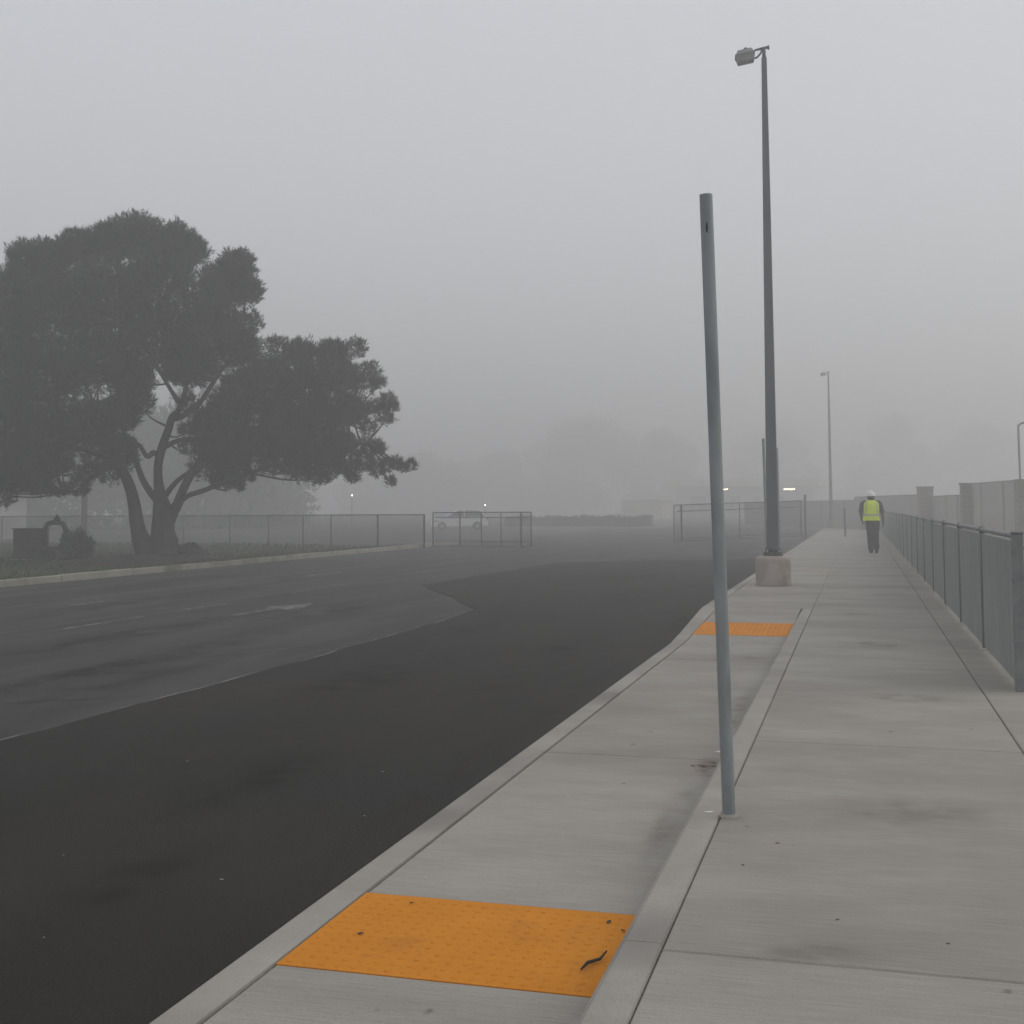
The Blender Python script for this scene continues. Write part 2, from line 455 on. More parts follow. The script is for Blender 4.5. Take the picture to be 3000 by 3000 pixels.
def blades(n, area, hmin, hmax, wd, zf, dens=None):
    x = rng.uniform(area[0], area[1], n); y = rng.uniform(area[2], area[3], n)
    if dens is not None:
        k = dens(x, y); x, y = x[k], y[k]; n = len(x)
    z = np.array([zf(a, b) for a, b in zip(x, y)])
    a = rng.uniform(0, 2 * math.pi, n); h = rng.uniform(hmin, hmax, n); le = rng.uniform(-.6, .6, (2, n)) * h
    dx, dy = np.cos(a) * wd, np.sin(a) * wd
    V = np.empty((n, 3, 3))
    V[:, 0] = np.stack([x - dx, y - dy, z], 1); V[:, 1] = np.stack([x + dx, y + dy, z], 1)
    V[:, 2] = np.stack([x + le[0], y + le[1], z + h], 1)
    return V

def tri_obj(name, V, mat, parent=None):
    n = len(V)
    me = bpy.data.meshes.new(name)
    me.vertices.add(n * 3); me.loops.add(n * 3); me.polygons.add(n)
    me.vertices.foreach_set('co', V.astype(np.float32).ravel())
    me.loops.foreach_set('vertex_index', np.arange(n * 3, dtype=np.int32))
    me.polygons.foreach_set('loop_start', np.arange(0, n * 3, 3, dtype=np.int32))
    me.polygons.foreach_set('loop_total', np.full(n, 3, dtype=np.int32))
    me.update(calc_edges=True)
    me.materials.append(mat)
    o = bpy.data.objects.new(name, me); col.objects.link(o)
    if parent: o.parent = parent
    return o

TREE = (-19.3, 31.3)
def not_mulch(x, y): return ((x - TREE[0] - .3) / 3.2) ** 2 + ((y - TREE[1] + .6) / 2.4) ** 2 > 1
gv = np.concatenate([blades(16000, (-36, -17.2, 18, 46), .05, .13, .018, lawn_z, not_mulch),
                     blades(5000, (-17.5, -17.08, 8, 46), .05, .15, .014, lambda x, y: -.06)])
tag(tri_obj('grass', gv, M['grass']), 'short dry grass on the lawn', kind='stuff')

# mulch bed round the tree
v = []; f = []; N = 40
for r_i, rr in enumerate((0, .35, .65, .9, 1.0)):
    for k in range(N):
        a = 2 * math.pi * k / N
        wob = 1 + .08 * math.sin(3 * a + 1) + .05 * math.sin(7 * a)
        x = TREE[0] + .3 + 3.0 * rr * wob * math.cos(a); y = TREE[1] - .6 + 2.3 * rr * wob * math.sin(a)
        x = min(x, -17.2)
        v.append((x, y, (-.08 if rr == 1 else -.04 + .22 * (1 - rr ** 2) + random.uniform(-.02, .02))))
for r_i in range(4):
    for k in range(N):
        j = (k + 1) % N
        f.append((r_i * N + k, (r_i + 1) * N + k, (r_i + 1) * N + j, r_i * N + j))
tag(mesh_obj('mulch_bed', v, f, M['mulch'], None, True), 'dark mulch mounded round the big tree', kind='structure')

# ------------------------------------------------------------------ pavement by the camera
def slab(name, x0, x1, y0, y1, za, zb, mat, parent, thick=.12, gap=.005, c=.006):
    x0 += gap; x1 -= gap; y0 += gap; y1 -= gap
    v = [(x0, y0, za - thick), (x1, y0, za - thick), (x1, y1, zb - thick), (x0, y1, zb - thick),
         (x0, y0, za - c), (x1, y0, za - c), (x1, y1, zb - c), (x0, y1, zb - c),
         (x0 + c, y0 + c, za), (x1 - c, y0 + c, za), (x1 - c, y1 - c, zb), (x0 + c, y1 - c, zb)]
    f = [(3, 2, 1, 0), (0, 1, 5, 4), (1, 2, 6, 5), (2, 3, 7, 6), (3, 0, 4, 7),
         (4, 5, 9, 8), (5, 6, 10, 9), (6, 7, 11, 10), (7, 4, 8, 11), (8, 9, 10, 11)]
    return mesh_obj(name, v, f, mat, parent)

LOW = -.13
def zlow(y):                       # level of the lowered boarding strip
    if y < 14.2: return LOW
    if y > 17.6: return 0.0
    return LOW * (1 - (y - 14.2) / 3.4)
def zcurb(y):                      # top of the roadside kerb
    if y < 14.2: return LOW + .004
    if y < 17.6: return LOW * (1 - (y - 14.2) / 3.4)
    return 0.0

sw = empty('sidewalk'); tag(sw, 'broad pale concrete sidewalk with cut joints', kind='structure')
bed = MB(); bed.box(-2.0, 1.46, -6, 112, -.30, -.175)
bed.box(-.775, 1.46, -6, 112, -.174, -.03)
bed.box(-2.0, -.82, 18, 112, -.174, -.03)
bed.build('joint_bed', M['joint'], sw)
Y = [7.67 + 3.66 * k for k in range(-3, 29)]
for a, b2 in zip(Y[:-1], Y[1:]):
    slab('slab', -.643, .883, a, b2, 0, 0, M['concrete'], sw, thick=.118)
    slab('slab', .883, 1.46, a - .35, b2 - .35, -.004, -.004, M['concrete'], sw, thick=.1)
    if a > 18:
        slab('slab', -2.02, -.635, a, b2, 0, 0, M['concrete'], sw, thick=.1)
slab('slab', -2.02, -.635, 17.62, 18.65, 0, 0, M['concrete'], sw, thick=.1)
lowY = [(-3.3, 0.2), (.2, 3.91), (4.71, 7.67), (7.67, 12.6), (12.6, 14.2), (14.2, 14.85), (16.0, 17.62)]
for a, b2 in lowY:
    slab('lowered_slab', -1.95, -.80, a, b2, zlow(a), zlow(b2), M['concrete'], sw, thick=.04)
# roadside kerb in lengths
kerb = empty('kerb'); tag(kerb, 'flush concrete kerb rising to full height along the road', kind='structure')
ky = [-3.3, .2, 3.4, 3.91, 4.71, 5.2, 7.67, 10.2, 12.6, 14.2, 15.3, 16.5, 17.6] + [17.6 + 3.66 * k for k in range(1, 25)]
for a, b2 in zip(ky[:-1], ky[1:]):
    za, zb = zcurb(a), zcurb(b2)
    x1 = -1.95 if b2 < 17.7 else -2.02
    xk = lambda y: -2.12 - .07 * min(1, max(0, (y - 14.2) / 3.4))
    joint = b2 in (.2, 7.67, 12.6) or b2 > 17.5
    e0, e1 = .0, (.006 if joint else .0)
    xe, xa = xk(b2), xk(a)
    v = [(xa, a + e0, ROAD - .1), (x1 - .006, a + e0, ROAD - .1), (x1 - .006, b2 - e1, ROAD - .1), (xe, b2 - e1, ROAD - .1),
         (xa, a + e0, max(za - .03, ROAD + .004)), (xa + .03, a + e0, za), (x1 - .006, a + e0, za),
         (x1 - .006, b2 - e1, zb), (xe + .03, b2 - e1, zb), (xe, b2 - e1, max(zb - .03, ROAD + .004))]
    f = [(3, 2, 1, 0), (0, 1, 6, 5, 4), (1, 2, 7, 6), (2, 3, 9, 8, 7), (3, 0, 4, 9), (4, 5, 8, 9), (5, 6, 7, 8)]
    mesh_obj('kerb_length', v, f, M['kerb'], kerb)
# inner kerb between the lowered strip and the walk
ik = empty('inner_kerb'); tag(ik, 'narrow raised concrete kerb between lowered strip and sidewalk', kind='structure')
iy = [-3.3, .4, 4.06, 7.72, 11.38, 15.0, 17.6]
for a, b2 in zip(iy[:-1], iy[1:]):
    xl0 = -.80 + (0 if a < 15 else 0); n = 6; v = []; f = []
    for k in range(n + 1):
        y = a + .002 + (b2 - a - .004) * k / n
        z = .004 if y < 16.8 else .004 - .003 * (y - 16.8) / .7
        prof = [(-.79, -.28), (-.795, z - .05), (-.785, z - .018), (-.765, z - .002), (-.70, z), (-.648, z - .001), (-.643, z - .012), (-.643, -.28)]
        v += [(px, y, pz) for px, pz in prof]
        if k:
            o0 = (k - 1) * 8; o1 = k * 8
            f += [(o0 + i, o0 + i + 1, o1 + i + 1, o1 + i) for i in range(7)]
    f += [tuple(range(7, -1, -1)), tuple(n * 8 + i for i in range(8))]
    mesh_obj('kerb_length', v, f, M['kerb'], ik)
# yard to the right of the low fence
tag(grid_sheet('yard_pavement', 1.47, 60, -12, 140, 20, 40, lambda x, y: -.012, M['concrete']), 'pale concrete yard behind the low fence', kind='structure')

# tactile paving
def tactile(y0, y1, label, litter=False):
    cy0 = (y0 + y1) / 2
    t = empty('tactile_paving', (-1.375, cy0, zlow(cy0)), 0, label, 'tactile paving', None)
    s = (zlow(y1) - zlow(y0)) / (y1 - y0)
    hy = (y1 - y0) / 2 + .003
    m = MB(); v = [(-.572, -hy, -hy * s - .03), (.572, -hy, -hy * s - .03), (.572, hy, hy * s - .03), (-.572, hy, hy * s - .03),
                   (-.572, -hy, -hy * s + .0015), (.572, -hy, -hy * s + .0015), (.572, hy, hy * s + .0015), (-.572, hy, hy * s + .0015)]
    m.add(v, [(3, 2, 1, 0), (4, 5, 6, 7), (0, 1, 5, 4), (1, 2, 6, 5), (2, 3, 7, 6), (3, 0, 4, 7)])
    m.build('plate', M['tactile'], t)
    d = MB(); sp = .0595
    nx = int(1.144 / sp); ny = int(2 * hy / sp)
    for i in range(nx):
        for j in range(ny):
            x = -.572 + sp * (i + .6); y = -hy + sp * (j + .6); z = y * s + .0015
            v = []; f = []
            for (r, h) in ((.0135, -.001), (.0112, .0020), (.007, .0033)):
                v += [(x + r * math.cos(2 * math.pi * k / 8), y + r * math.sin(2 * math.pi * k / 8), z + h) for k in range(8)]
            for q in range(2):
                f += [(q * 8 + k, q * 8 + (k + 1) % 8, q * 8 + 8 + (k + 1) % 8, q * 8 + 8 + k) for k in range(8)]
            f.append(tuple(16 + k for k in range(8)))
            d.add(v, f)
    o = d.build('dome', M['tactile'], t, True); o['kind'] = 'stuff'
    return t
tactile(3.91, 4.71, 'large bright orange tactile plate with a twig and dirt on it')
tactile(14.86, 16.0, 'paler orange tactile plate set in the ramp beyond the bare post')

# red survey paint on the walk by the lamp base
o = mesh_obj('paint_mark', [(-1.25, 28.6, .004), (-.5, 28.75, .004), (-.45, 29.2, .004), (-.9, 29.05, .004), (-1.3, 29.0, .004)], [(0, 1, 2, 3, 4)], M['red_paint'])
tag(o, 'faded red paint smear on the sidewalk beside the lamp base', kind='structure')

# ------------------------------------------------------------------ bare sign posts
def sign_post(name, base, top, r, label, group=None, detail=False):
    t = empty(name, base, 0, label, 'post', group)
    d = Vector(top) - Vector(base)
    m = MB(); n = 20
    # open tube with wall thickness
    m.tube([(0, 0, 0), d * .33, d * .66, d], r, n=n, caps=False)
    m.tube([d, d * .97], r * .86, n=n, caps=True)
    m.build('tube', M['galv'], t, True)
    if detail:
        m = MB(); m.tube([d - Vector((0, 0, .004)), d], [r * 1.002, r * .86], n=n, caps=False); m.build('rim', M['galv'], t, True)
        m = MB(); m.lathe([(r * 1.35, -.005), (r * 1.3, .004), (r * 1.12, .010), (r * 1.01, .018)], n=20); m.build('mortar_collar', M['kerb'], t, True)
        # bolt slot near the top
        for hz in (.16,):
            c = d * (1 - hz / d.length)
            m = MB(); v = []
            for k in range(10):
                a = 2 * math.pi * k / 10
                v.append((c.x + .0055 * math.cos(a) + .002, c.y - r - .0016, c.z + .026 * math.sin(a)))
            v += [(p[0], p[1] + .004, p[2]) for p in v]
            m.add(v, [tuple(range(10))] + [(k, (k + 1) % 10, 10 + (k + 1) % 10, 10 + k) for k in range(10)])
            m.build('bolt_slot', M['joint'], t)
    else:
        m = MB(); m.lathe([(r * 1.8, -.004), (r * 1.6, .008), (r * 1.02, .02)], n=12); m.build('mortar_collar', M['pedestal'], t, True)
    return t
sign_post('sign_post', (-.60, 5.77, 0), (-.655, 5.70, 2.875), .0302, 'bare galvanised steel post leaning beside the narrow inner kerb', detail=True)
sign_post('sign_post', (-1.86, 26.4, 0), (-1.905, 26.4, 2.85), .03, 'taller of two bare posts hidden behind the lamp pole, road side', 'bare posts behind the lamp pole')
sign_post('sign_post', (-1.86, 30.6, 0), (-1.89, 30.6, 2.84), .03, 'farther of two bare posts behind the lamp pole, walk side', 'bare posts behind the lamp pole')
# short post in the walk
t = empty('bollard_post', (-.61, 59.2, 0), 0, 'short thin brown post standing in the sidewalk near the worker', 'post')
MB().tube([(0, 0, 0), (-.01, 0, .6), (-.015, 0, 1.28)], .045, n=10).build('shaft', M['rock'], t, True)
MB().lathe([(.055, 1.24), (.055, 1.29), (.03, 1.31)], n=10, c=(-.015, 0, 0)).build('cap', M['rock'], t, True)

# ------------------------------------------------------------------ tall lamps
def lamp(name, loc, H, label, rz=0.0):
    t = empty(name, loc, rz, label, 'street lamp', 'tall car park lamps along the sidewalk')
    ped = MB(); ped.lathe([(.312, -.02), (.316, .03), (.313, .25), (.31, .46), (.295, .515), (.26, .53)], n=36)
    ped.build('pedestal', M['pedestal'], t, True)
    b = MB(); b.lathe([(.17, .528), (.172, .545), (.172, .585), (.165, .60)], n=24); b.lathe([(.135, .60), (.14, .61), (.135, .675), (.12, .69)], n=24)
    b.build('base_cover', M['dark_steel'], t, True)
    for k in range(4):
        a = math.pi / 4 + k * math.pi / 2
        m = MB(); m.lathe([(.02, .60), (.02, .635), (.012, .64)], n=6, c=(.148 * math.cos(a), .148 * math.sin(a), 0)); m.build('anchor_nut', M['galv'], t)
    p = MB(); c = .012
    def sq(h, z): return [(-h + c, -h, z), (h - c, -h, z), (h, -h + c, z), (h, h - c, z), (h - c, h, z), (-h + c, h, z), (-h, h - c, z), (-h, -h + c, z)]
    zs = [(.104, .62), (.085, H * .4), (.065, H * .75), (.047, H - .16)]
    v = sum([sq(h, z) for h, z in zs], []); f = []
    for i in range(3):
        f += [(i * 8 + k, i * 8 + (k + 1) % 8, i * 8 + 8 + (k + 1) % 8, i * 8 + 8 + k) for k in range(8)]
    f += [tuple(range(7, -1, -1)), tuple(24 + k for k in range(8))]
    p.add(v, f); p.build('pole', M['pole'], t)
    tn = MB(); tn.tube([(0, 0, H - .17), (0, 0, H + .03)], .034, n=10); tn.build('tenon', M['pole'], t, True)
    # bracket: crossbar on top and a slanted brace to the head
    br = MB(); br.tube([(.085, .02, H + .045), (-.03, 0, H + .02), (-.17, -.02, H - .012)], [.026, .026, .018], n=8)
    br.tube([(.085, .02, H + .075), (.085, .02, H + .0)], .018, n=8)
    br.tube([(-.035, 0, H + .0), (-.06, 0, H - .07), (-.13, -.02, H - .15), (-.17, -.03, H - .165)], .019, n=8)
    br.build('bracket', M['pole'], t, True)
    # head: tapered shoebox tipped outward
    hd = empty('x'); bpy.data.objects.remove(hd)
    def boxt(bottom, top, z0, z1, n=4):
        (bx, by), (tx, ty) = bottom, top
        v = [(-bx, -by, z0), (bx, -by, z0), (bx, by, z0), (-bx, by, z0), (-tx, -ty, z1), (tx, -ty, z1), (tx, ty, z1), (-tx, ty, z1)]
        return v, [(3, 2, 1, 0), (4, 5, 6, 7), (0, 1, 5, 4), (1, 2, 6, 5), (2, 3, 7, 6), (3, 0, 4, 7)]
    Rm = Matrix.Translation((-.345, -.03, H - .11)) @ Matrix.Rotation(R(-9), 4, 'Y') @ Matrix.Rotation(R(6), 4, 'X')
    def place(vs): return [tuple(Rm @ Vector(q)) for q in vs]
    h = MB(); v, f = boxt((.145, .16), (.175, .19), -.12, .02); h.add(place(v), f)
    head = h.build('lamp_head', M['lamp_body'], t)
    h = MB(); v, f = boxt((.182, .197), (.182, .197), .0, .022); h.add(place(v), f); h.build('rim', M['lamp_body'], head)
    h = MB(); v, f = boxt((.16, .165), (.13, .13), .022, .095); h.add(place(v), f); h.build('housing_top', M['lamp_body'], head)
    h = MB(); v, f = boxt((.032, .032), (.026, .026), .09, .145); h.add(place([(a + .03, b_, c_) for a, b_, c_ in v]), f); h.build('photocell', M['dark_steel'], head)
    h = MB(); v, f = boxt((.13, .145), (.13, .145), -.124, -.119); h.add(place(v), f); h.build('lens', M['lamp_body'], head)
    return t
lamp('street_lamp', (-1.50, 22.65, 0), 9.83, 'tall grey lamp pole on a round concrete pedestal at the kerb', R(6))
lamp('street_lamp', (-1.75, 84.0, 0), 10.3, 'distant lamp pole faded by fog at the end of the walk', R(6))

# ------------------------------------------------------------------ low slatted fence on the right
FX = 1.17
lf = empty('low_fence', (FX, 0, 0), 0, 'low grey slatted chain-link fence with pipe rail along the sidewalk', 'fence')
py = [10.2 + 2.78 * k for k in range(22)]
postm = MB(); postm.lathe([(.026, -.01), (.026, 1.16), (.024, 1.165)], n=12)
capm = MB(); capm.lathe([(.030, 1.145), (.031, 1.19), (.028, 1.205), (.016, 1.213), (.005, 1.216)], n=12)
basem = MB(); basem.lathe([(.06, -.008), (.055, .008), (.03, .02)], n=12)
p0 = postm.build('post', M['fence_steel'], lf, True); c0 = capm.build('post_cap', M['fence_steel'], p0, True); b0 = basem.build('footing', M['pedestal'], p0, True)
first = True
# end post: thicker, square-looking terminal
e = MB(); e.cbox(-.042, .042, -.042, .042, -.01, 1.20, .008); ep = e.build('end_post', M['fence_steel'], lf); ep.location = (0, py[0], 0)
e = MB(); e.cbox(-.048, .048, -.048, .048, 1.198, 1.215, .005); ec = e.build('post_cap', M['fence_steel'], ep)
for k in range(5):
    e = MB(); z = .12 + k * .24; e.box(-.046, .046, -.046, .046, z, z + .022); e.build('tension_band', M['fence_steel'], ep)
for y in py[1:]:
    if first:
        p0.location = (0, y, 0); first = False
    else:
        q = link_copy(p0, 'post', lf, (0, y, 0)); link_copy(c0, 'post_cap', q); link_copy(b0, 'footing', q)
sl = MB(); L = 2.78; n = 84
for k in range(n):
    y = .05 + (L - .09) * k / n; wd = (L - .09) / n
    dx = .006 * (k % 2) + random.uniform(-.0015, .0015)
    sl.add([(-.010 + dx, y, .035), (-.010 + dx, y + wd * .9, .035), (-.010 + dx, y + wd * .9, 1.135), (-.010 + dx, y, 1.135),
            (.010 + dx, y, .035), (.010 + dx, y + wd * .9, .035), (.010 + dx, y + wd * .9, 1.135), (.010 + dx, y, 1.135)],
           [(0, 3, 2, 1), (4, 5, 6, 7), (0, 1, 5, 4), (1, 2, 6, 5), (2, 3, 7, 6), (3, 0, 4, 7)])
sl.box(.001, .005, .04, L - .04, .04, 1.13)
rl = MB(); rl.tube([(0, .0, 1.178), (0, L, 1.178)], .022, n=12, caps=False)
bt = MB(); bt.tube([(0, .03, .05), (0, L - .03, .05)], .008, n=6)
s0 = sl.build('slat_infill', M['slat'], lf); s0['kind'] = 'stuff'
r0 = rl.build('top_rail', M['rail'], lf, True); w0 = bt.build('bottom_wire', M['fence_steel'], lf, True)
for k, y in enumerate(py[:-1]):
    if k == 0:
        for o in (s0, r0, w0): o.location = (0, y, 0)
    else:
        for o, nm in ((s0, 'slat_infill'), (r0, 'top_rail'), (w0, 'bottom_wire')): link_copy(o, nm, lf, (0, y, 0))

# ------------------------------------------------------------------ masonry pillars and tall screens behind the low fence
pil = [(6.05, 49.6, .33, 2.38, 'pillar_grey', 'dark grey block pillar beside the gooseneck pole'),
       (4.50, 56.4, .23, 2.38, 'pillar_grey', 'slim grey block pillar between the two mesh screens'),
       (3.20, 64.4, .33, 2.36, 'pillar', 'wide pinkish block pillar fading into fog')]
for x, y, hw, h, mt, lab in pil:
    t = empty('masonry_pillar', (x, y, 0), R(10), lab, 'pillar')
    nb = 11; bh = (h - .08) / nb
    for k in range(nb):
        m = MB(); m.cbox(-hw, hw, -hw, hw, k * bh + .003, (k + 1) * bh - .003, .012); m.build('block', M[mt], t)
    m = MB(); m.cbox(-hw - .03, hw + .03, -hw - .03, hw + .03, nb * bh, h, .012); m.build('cap', M[mt], t)
def screen(a, b2, z1, nposts, label):
    d = Vector((b2[0] - a[0], b2[1] - a[1], 0)); Ls = d.length; ang = math.atan2(d.y, d.x)
    t = empty('mesh_screen', (a[0], a[1], 0), ang, label, 'fence')
    for k in range(nposts):
        x = Ls * (k + .5) / nposts
        MB().tube([(x, 0, -.02), (x, 0, z1)], .03, n=8).build('post', M['fence_steel'], t, True)
    MB().tube([(0, 0, z1), (Ls, 0, z1)], .03, n=8).build('top_rail', M['fence_steel'], t, True)
    MB().box(0, Ls, .032, .036, .03, z1).build('mesh_panel', M['screen'], t)
screen((5.75, 50.0), (4.65, 56.2), 2.34, 2, 'tall mesh screen between the two grey pillars')
screen((4.4, 56.8), (3.45, 64.1), 1.86, 3, 'lower mesh screen between slim grey and pinkish pillars')
screen((3.0, 64.8), (-.2, 76.0), 1.95, 4, 'long mesh screen running from the pinkish pillar behind the worker')
screen((-.2, 76.02), (-8.5, 97.0), 1.75, 6, 'far mesh fence across the end of the walk')
screen((12.0, 49.3), (6.4, 49.6), 2.34, 3, 'mesh screen beyond the gooseneck pole')
t = empty('gooseneck_pole', (6.02, 50.6, -.012), 0, 'thin gooseneck pole rising behind the dark pillar', 'pole')
MB().tube([(0, 0, 0), (-.03, 0, 2.0), (-.05, 0, 4.25), (-.02, 0, 4.48), (.15, 0, 4.58), (.6, 0, 4.6)], .04, n=10, smooth_steps=4).build('tube', M['fence_steel'], t, True)
MB().lathe([(.03, 4.66), (.07, 4.62), (.16, 4.50), (.17, 4.47)], n=14, c=(.66, 0, 0)).build('shade', M['fence_steel'], t, True)

# ------------------------------------------------------------------ fence and gates across the road
fx = [-50, -46.6, -43.2, -39.8, -36.6, -33.34, -30.05, -27.56, -25.38, -23.60, -22.04, -20.79, -18.74, -16.75]
lfen = empty('chain_link_fence', (0, 0, 0), 0, 'chain-link fence with thin top rail behind the lawn and tree', 'fence')
def fy(x): return 46.5
ZT = 1.175
for x in fx:
    r = .045 if x in (-18.74, -16.75) else .03
    MB().tube([(x, fy(x), -.2), (x, fy(x), ZT)], r, n=8).build('post', M['dark_steel'], lfen, True)
for a, b2 in zip(fx[:-1], fx[1:]):
    MB().tube([(a, fy(a), ZT), (b2, fy(b2), ZT)], .024, n=8).build('top_rail', M['dark_steel'], lfen, True)
    MB().box(a + .03, b2 - .03, fy(a) + .026, fy(a) + .029, -.12, ZT - .02).build('mesh_panel', M['mesh'], lfen)

def gate(base, end, z0, z1, zend, stiles, inner, label, group):
    d = Vector((end[0] - base[0], end[1] - base[1], 0)); Ls = d.length; ang = math.atan2(d.y, d.x)
    t = empty('rolling_gate', (base[0], base[1], ROAD), ang, label, 'gate', group)
    def P(u, z): return (u * Ls, 0, z - ROAD + zend * u)
    r = .022
    for nm, z in (('top_rail', z1), ('bottom_rail', z0)):
        MB().tube([P(0, z), P(1, z)], r, n=8).build(nm, M['dark_steel'], t, True)
    for nm, z in (('inner_top_rail', inner[1]), ('inner_bottom_rail', inner[0])):
        MB().tube([P(0.02, z), P(.97, z)], r * .8, n=8).build(nm, M['dark_steel'], t, True)
    for u, rr in stiles:
        MB().tube([P(u, z0 - (.0 if u not in (0, 1) else .02)), P(u, z1)], rr, n=8).build('stile', M['dark_steel'], t, True)
    v = [P(0.01, z0), P(.99, z0), P(.99, z1), P(.01, z1)]
    mesh_obj('mesh_panel', [(a, .032, c) for a, b_, c in v], [(0, 1, 2, 3)], M['mesh'], t)
    for u in (1.0 if group is None else .99,):
        a = P(u, 0)
    return t
g1 = gate((-16.68, 47.38), (-12.42, 46.88), -.10, 1.25, 0.0, [(0, .03), (.28, .03), (.50, .026), (.70, .02), (.90, .038), (1, .026)], (.10, 1.05), 'wire mesh gate joined to the lawn fence, standing open', None)
MB().lathe([(.09, .0), (.09, .05), (.05, .08)], n=10, c=(Vector((3.88, -.47, 0)).length, 0, 0)).build('roller', M['dark_steel'], g1, True)
g2 = gate((-7.82, 54.1), (-2.45, 57.55), -.10, 1.50, .17, [(0, .026), (.055, .04), (.50, .02), (.985, .026)], (.03, 1.22), 'wire mesh gate reaching out from the tall hinge post by the kerb', None)
MB().lathe([(.09, .0), (.09, .05), (.05, .08)], n=10, c=(.02, 0, 0)).build('roller', M['dark_steel'], g2, True)
t = empty('gate_post', (-2.34, 57.6, ROAD), 0, 'tall steel hinge post at the kerb holding the open gate', 'post')
MB().tube([(0, 0, -.02), (0, 0, 2.05)], .055, n=10).build('shaft', M['dark_steel'], t, True)
MB().lathe([(.06, 2.04), (.06, 2.07), (.02, 2.1)], n=10).build('cap', M['dark_steel'], t, True)

# ------------------------------------------------------------------ foliage
def tufts(cent, dirs, n_needles, lmin, lmax, wd, spread, droop=0.0):
    """needle tufts: thin triangles fanning round a direction at each centre"""
    n = len(cent)
    C = np.repeat(cent, n_needles, 0); D = np.repeat(dirs, n_needles, 0)
    m = len(C)
    d = D + rng.normal(0, spread, (m, 3)); d[:, 2] -= droop
    d /= np.linalg.norm(d, axis=1, keepdims=True) + 1e-9
    ln = rng.uniform(lmin, lmax, m)[:, None]
    q = np.cross(d, rng.normal(0, 1, (m, 3))); q /= np.linalg.norm(q, axis=1, keepdims=True) + 1e-9
    base = C + rng.normal(0, .03, (m, 3))
    V = np.empty((m, 3, 3))
    V[:, 0] = base - q * wd; V[:, 1] = base + q * wd; V[:, 2] = base + d * ln
    return V

def lobe_points(lobes, dens, up=.55, inner=.35):
    cs, ds = [], []
    for (cx, cyy, cz, rx, ry, rz) in lobes:
        n = max(14, int(dens * (rx * ry * rz) ** (2 / 3) * (1 + .25 / max(.12, rx))))
        u = rng.normal(0, 1, (n, 3)); u /= np.linalg.norm(u, axis=1, keepdims=True)
        rad = rng.uniform(inner ** 2, 1, n) ** .5
        # clump the shell so that its outline breaks up
        k = np.sin(u[:, 0] * 5 + cx * 3) * np.sin(u[:, 1] * 5 + cyy * 2) * np.sin(u[:, 2] * 6 + cz * 4)
        rad = rad * (1 + .22 * k)
        p = u * rad[:, None] * np.array([rx, ry, rz]) + np.array([cx, cyy, cz])
        d = u * np.array([1, 1, .8]) + np.array([0, 0, up]) + rng.normal(0, .2, (n, 3))
        d /= np.linalg.norm(d, axis=1, keepdims=True)
        cs.append(p); ds.append(d)
    return np.concatenate(cs), np.concatenate(ds)

# ---- the big spreading pine on the mulch bed.  Its local x axis lies across the view, z up.
TR = math.atan2(TREE[0], TREE[1])      # bearing of the tree from the camera
tree = empty('pine_tree', (TREE[0], TREE[1], -.05), -TR, 'large dark spreading pine with forked trunk on the mulch bed', 'tree')
K = .0154
# side elevation of the crown as clumps: across, height and radius in survey units
cl = [(255, 448, 46), (320, 455, 42), (205, 462, 42), (150, 478, 40), (100, 498, 40), (60, 505, 40), (30, 560, 42), (350, 470, 32),
      (440, 498, 34), (455, 545, 28), (405, 530, 42), (462, 600, 26), (300, 530, 66), (200, 560, 74), (110, 590, 74), (25, 640, 66), (385, 610, 62), (440, 655, 44),
      (290, 640, 66), (190, 680, 66), (90, 720, 74), (10, 770, 66), (-70, 700, 90), (-70, 590, 66), (-60, 820, 70), (5, 870, 46), (50, 865, 40), (-60, 890, 48),
      (95, 830, 58), (175, 805, 50), (225, 780, 36), (150, 915, 20), (172, 893, 20), (128, 922, 14), (225, 850, 32), (180, 860, 26),
      (518, 655, 24), (560, 662, 30), (615, 662, 30), (662, 650, 22), (500, 712, 48), (575, 720, 48), (640, 708, 34), (690, 720, 22), (726, 750, 17), (728, 780, 15),
      (655, 768, 34), (595, 788, 42), (515, 780, 46), (450, 738, 46), (425, 795, 40), (480, 840, 38), (555, 850, 38), (615, 850, 34), (675, 862, 22), (728, 876, 16),
      (772, 876, 11), (728, 904, 10), (598, 898, 16), (535, 890, 18), (432, 868, 32), (395, 845, 28), (402, 908, 16), (690, 800, 16), (360, 690, 44), (330, 700, 30), (640, 890, 14), (250, 720, 40), (-20, 915, 34), (35, 900, 32), (90, 890, 26), (700, 880, 18), (750, 868, 12), (760, 884, 10), (715, 850, 13), (700, 770, 22), (735, 765, 12), (655, 900, 12), (580, 880, 24), (500, 880, 24), (460, 900, 14), (690, 690, 18), (712, 714, 14), (560, 885, 22), (612, 888, 20), (660, 882, 20), (690, 842, 20), (640, 838, 28), (80, 905, 30), (20, 928, 24), (418, 830, 28), (410, 770, 30), (520, 830, 30), (560, 800, 34), (375, 880, 26), (420, 900, 26), (445, 922, 12), (352, 845, 20), (205, 893, 24), (232, 872, 24), (120, 878, 28), (345, 812, 16), (385, 800, 30), (355, 760, 20), (250, 760, 30)]
lobes = []
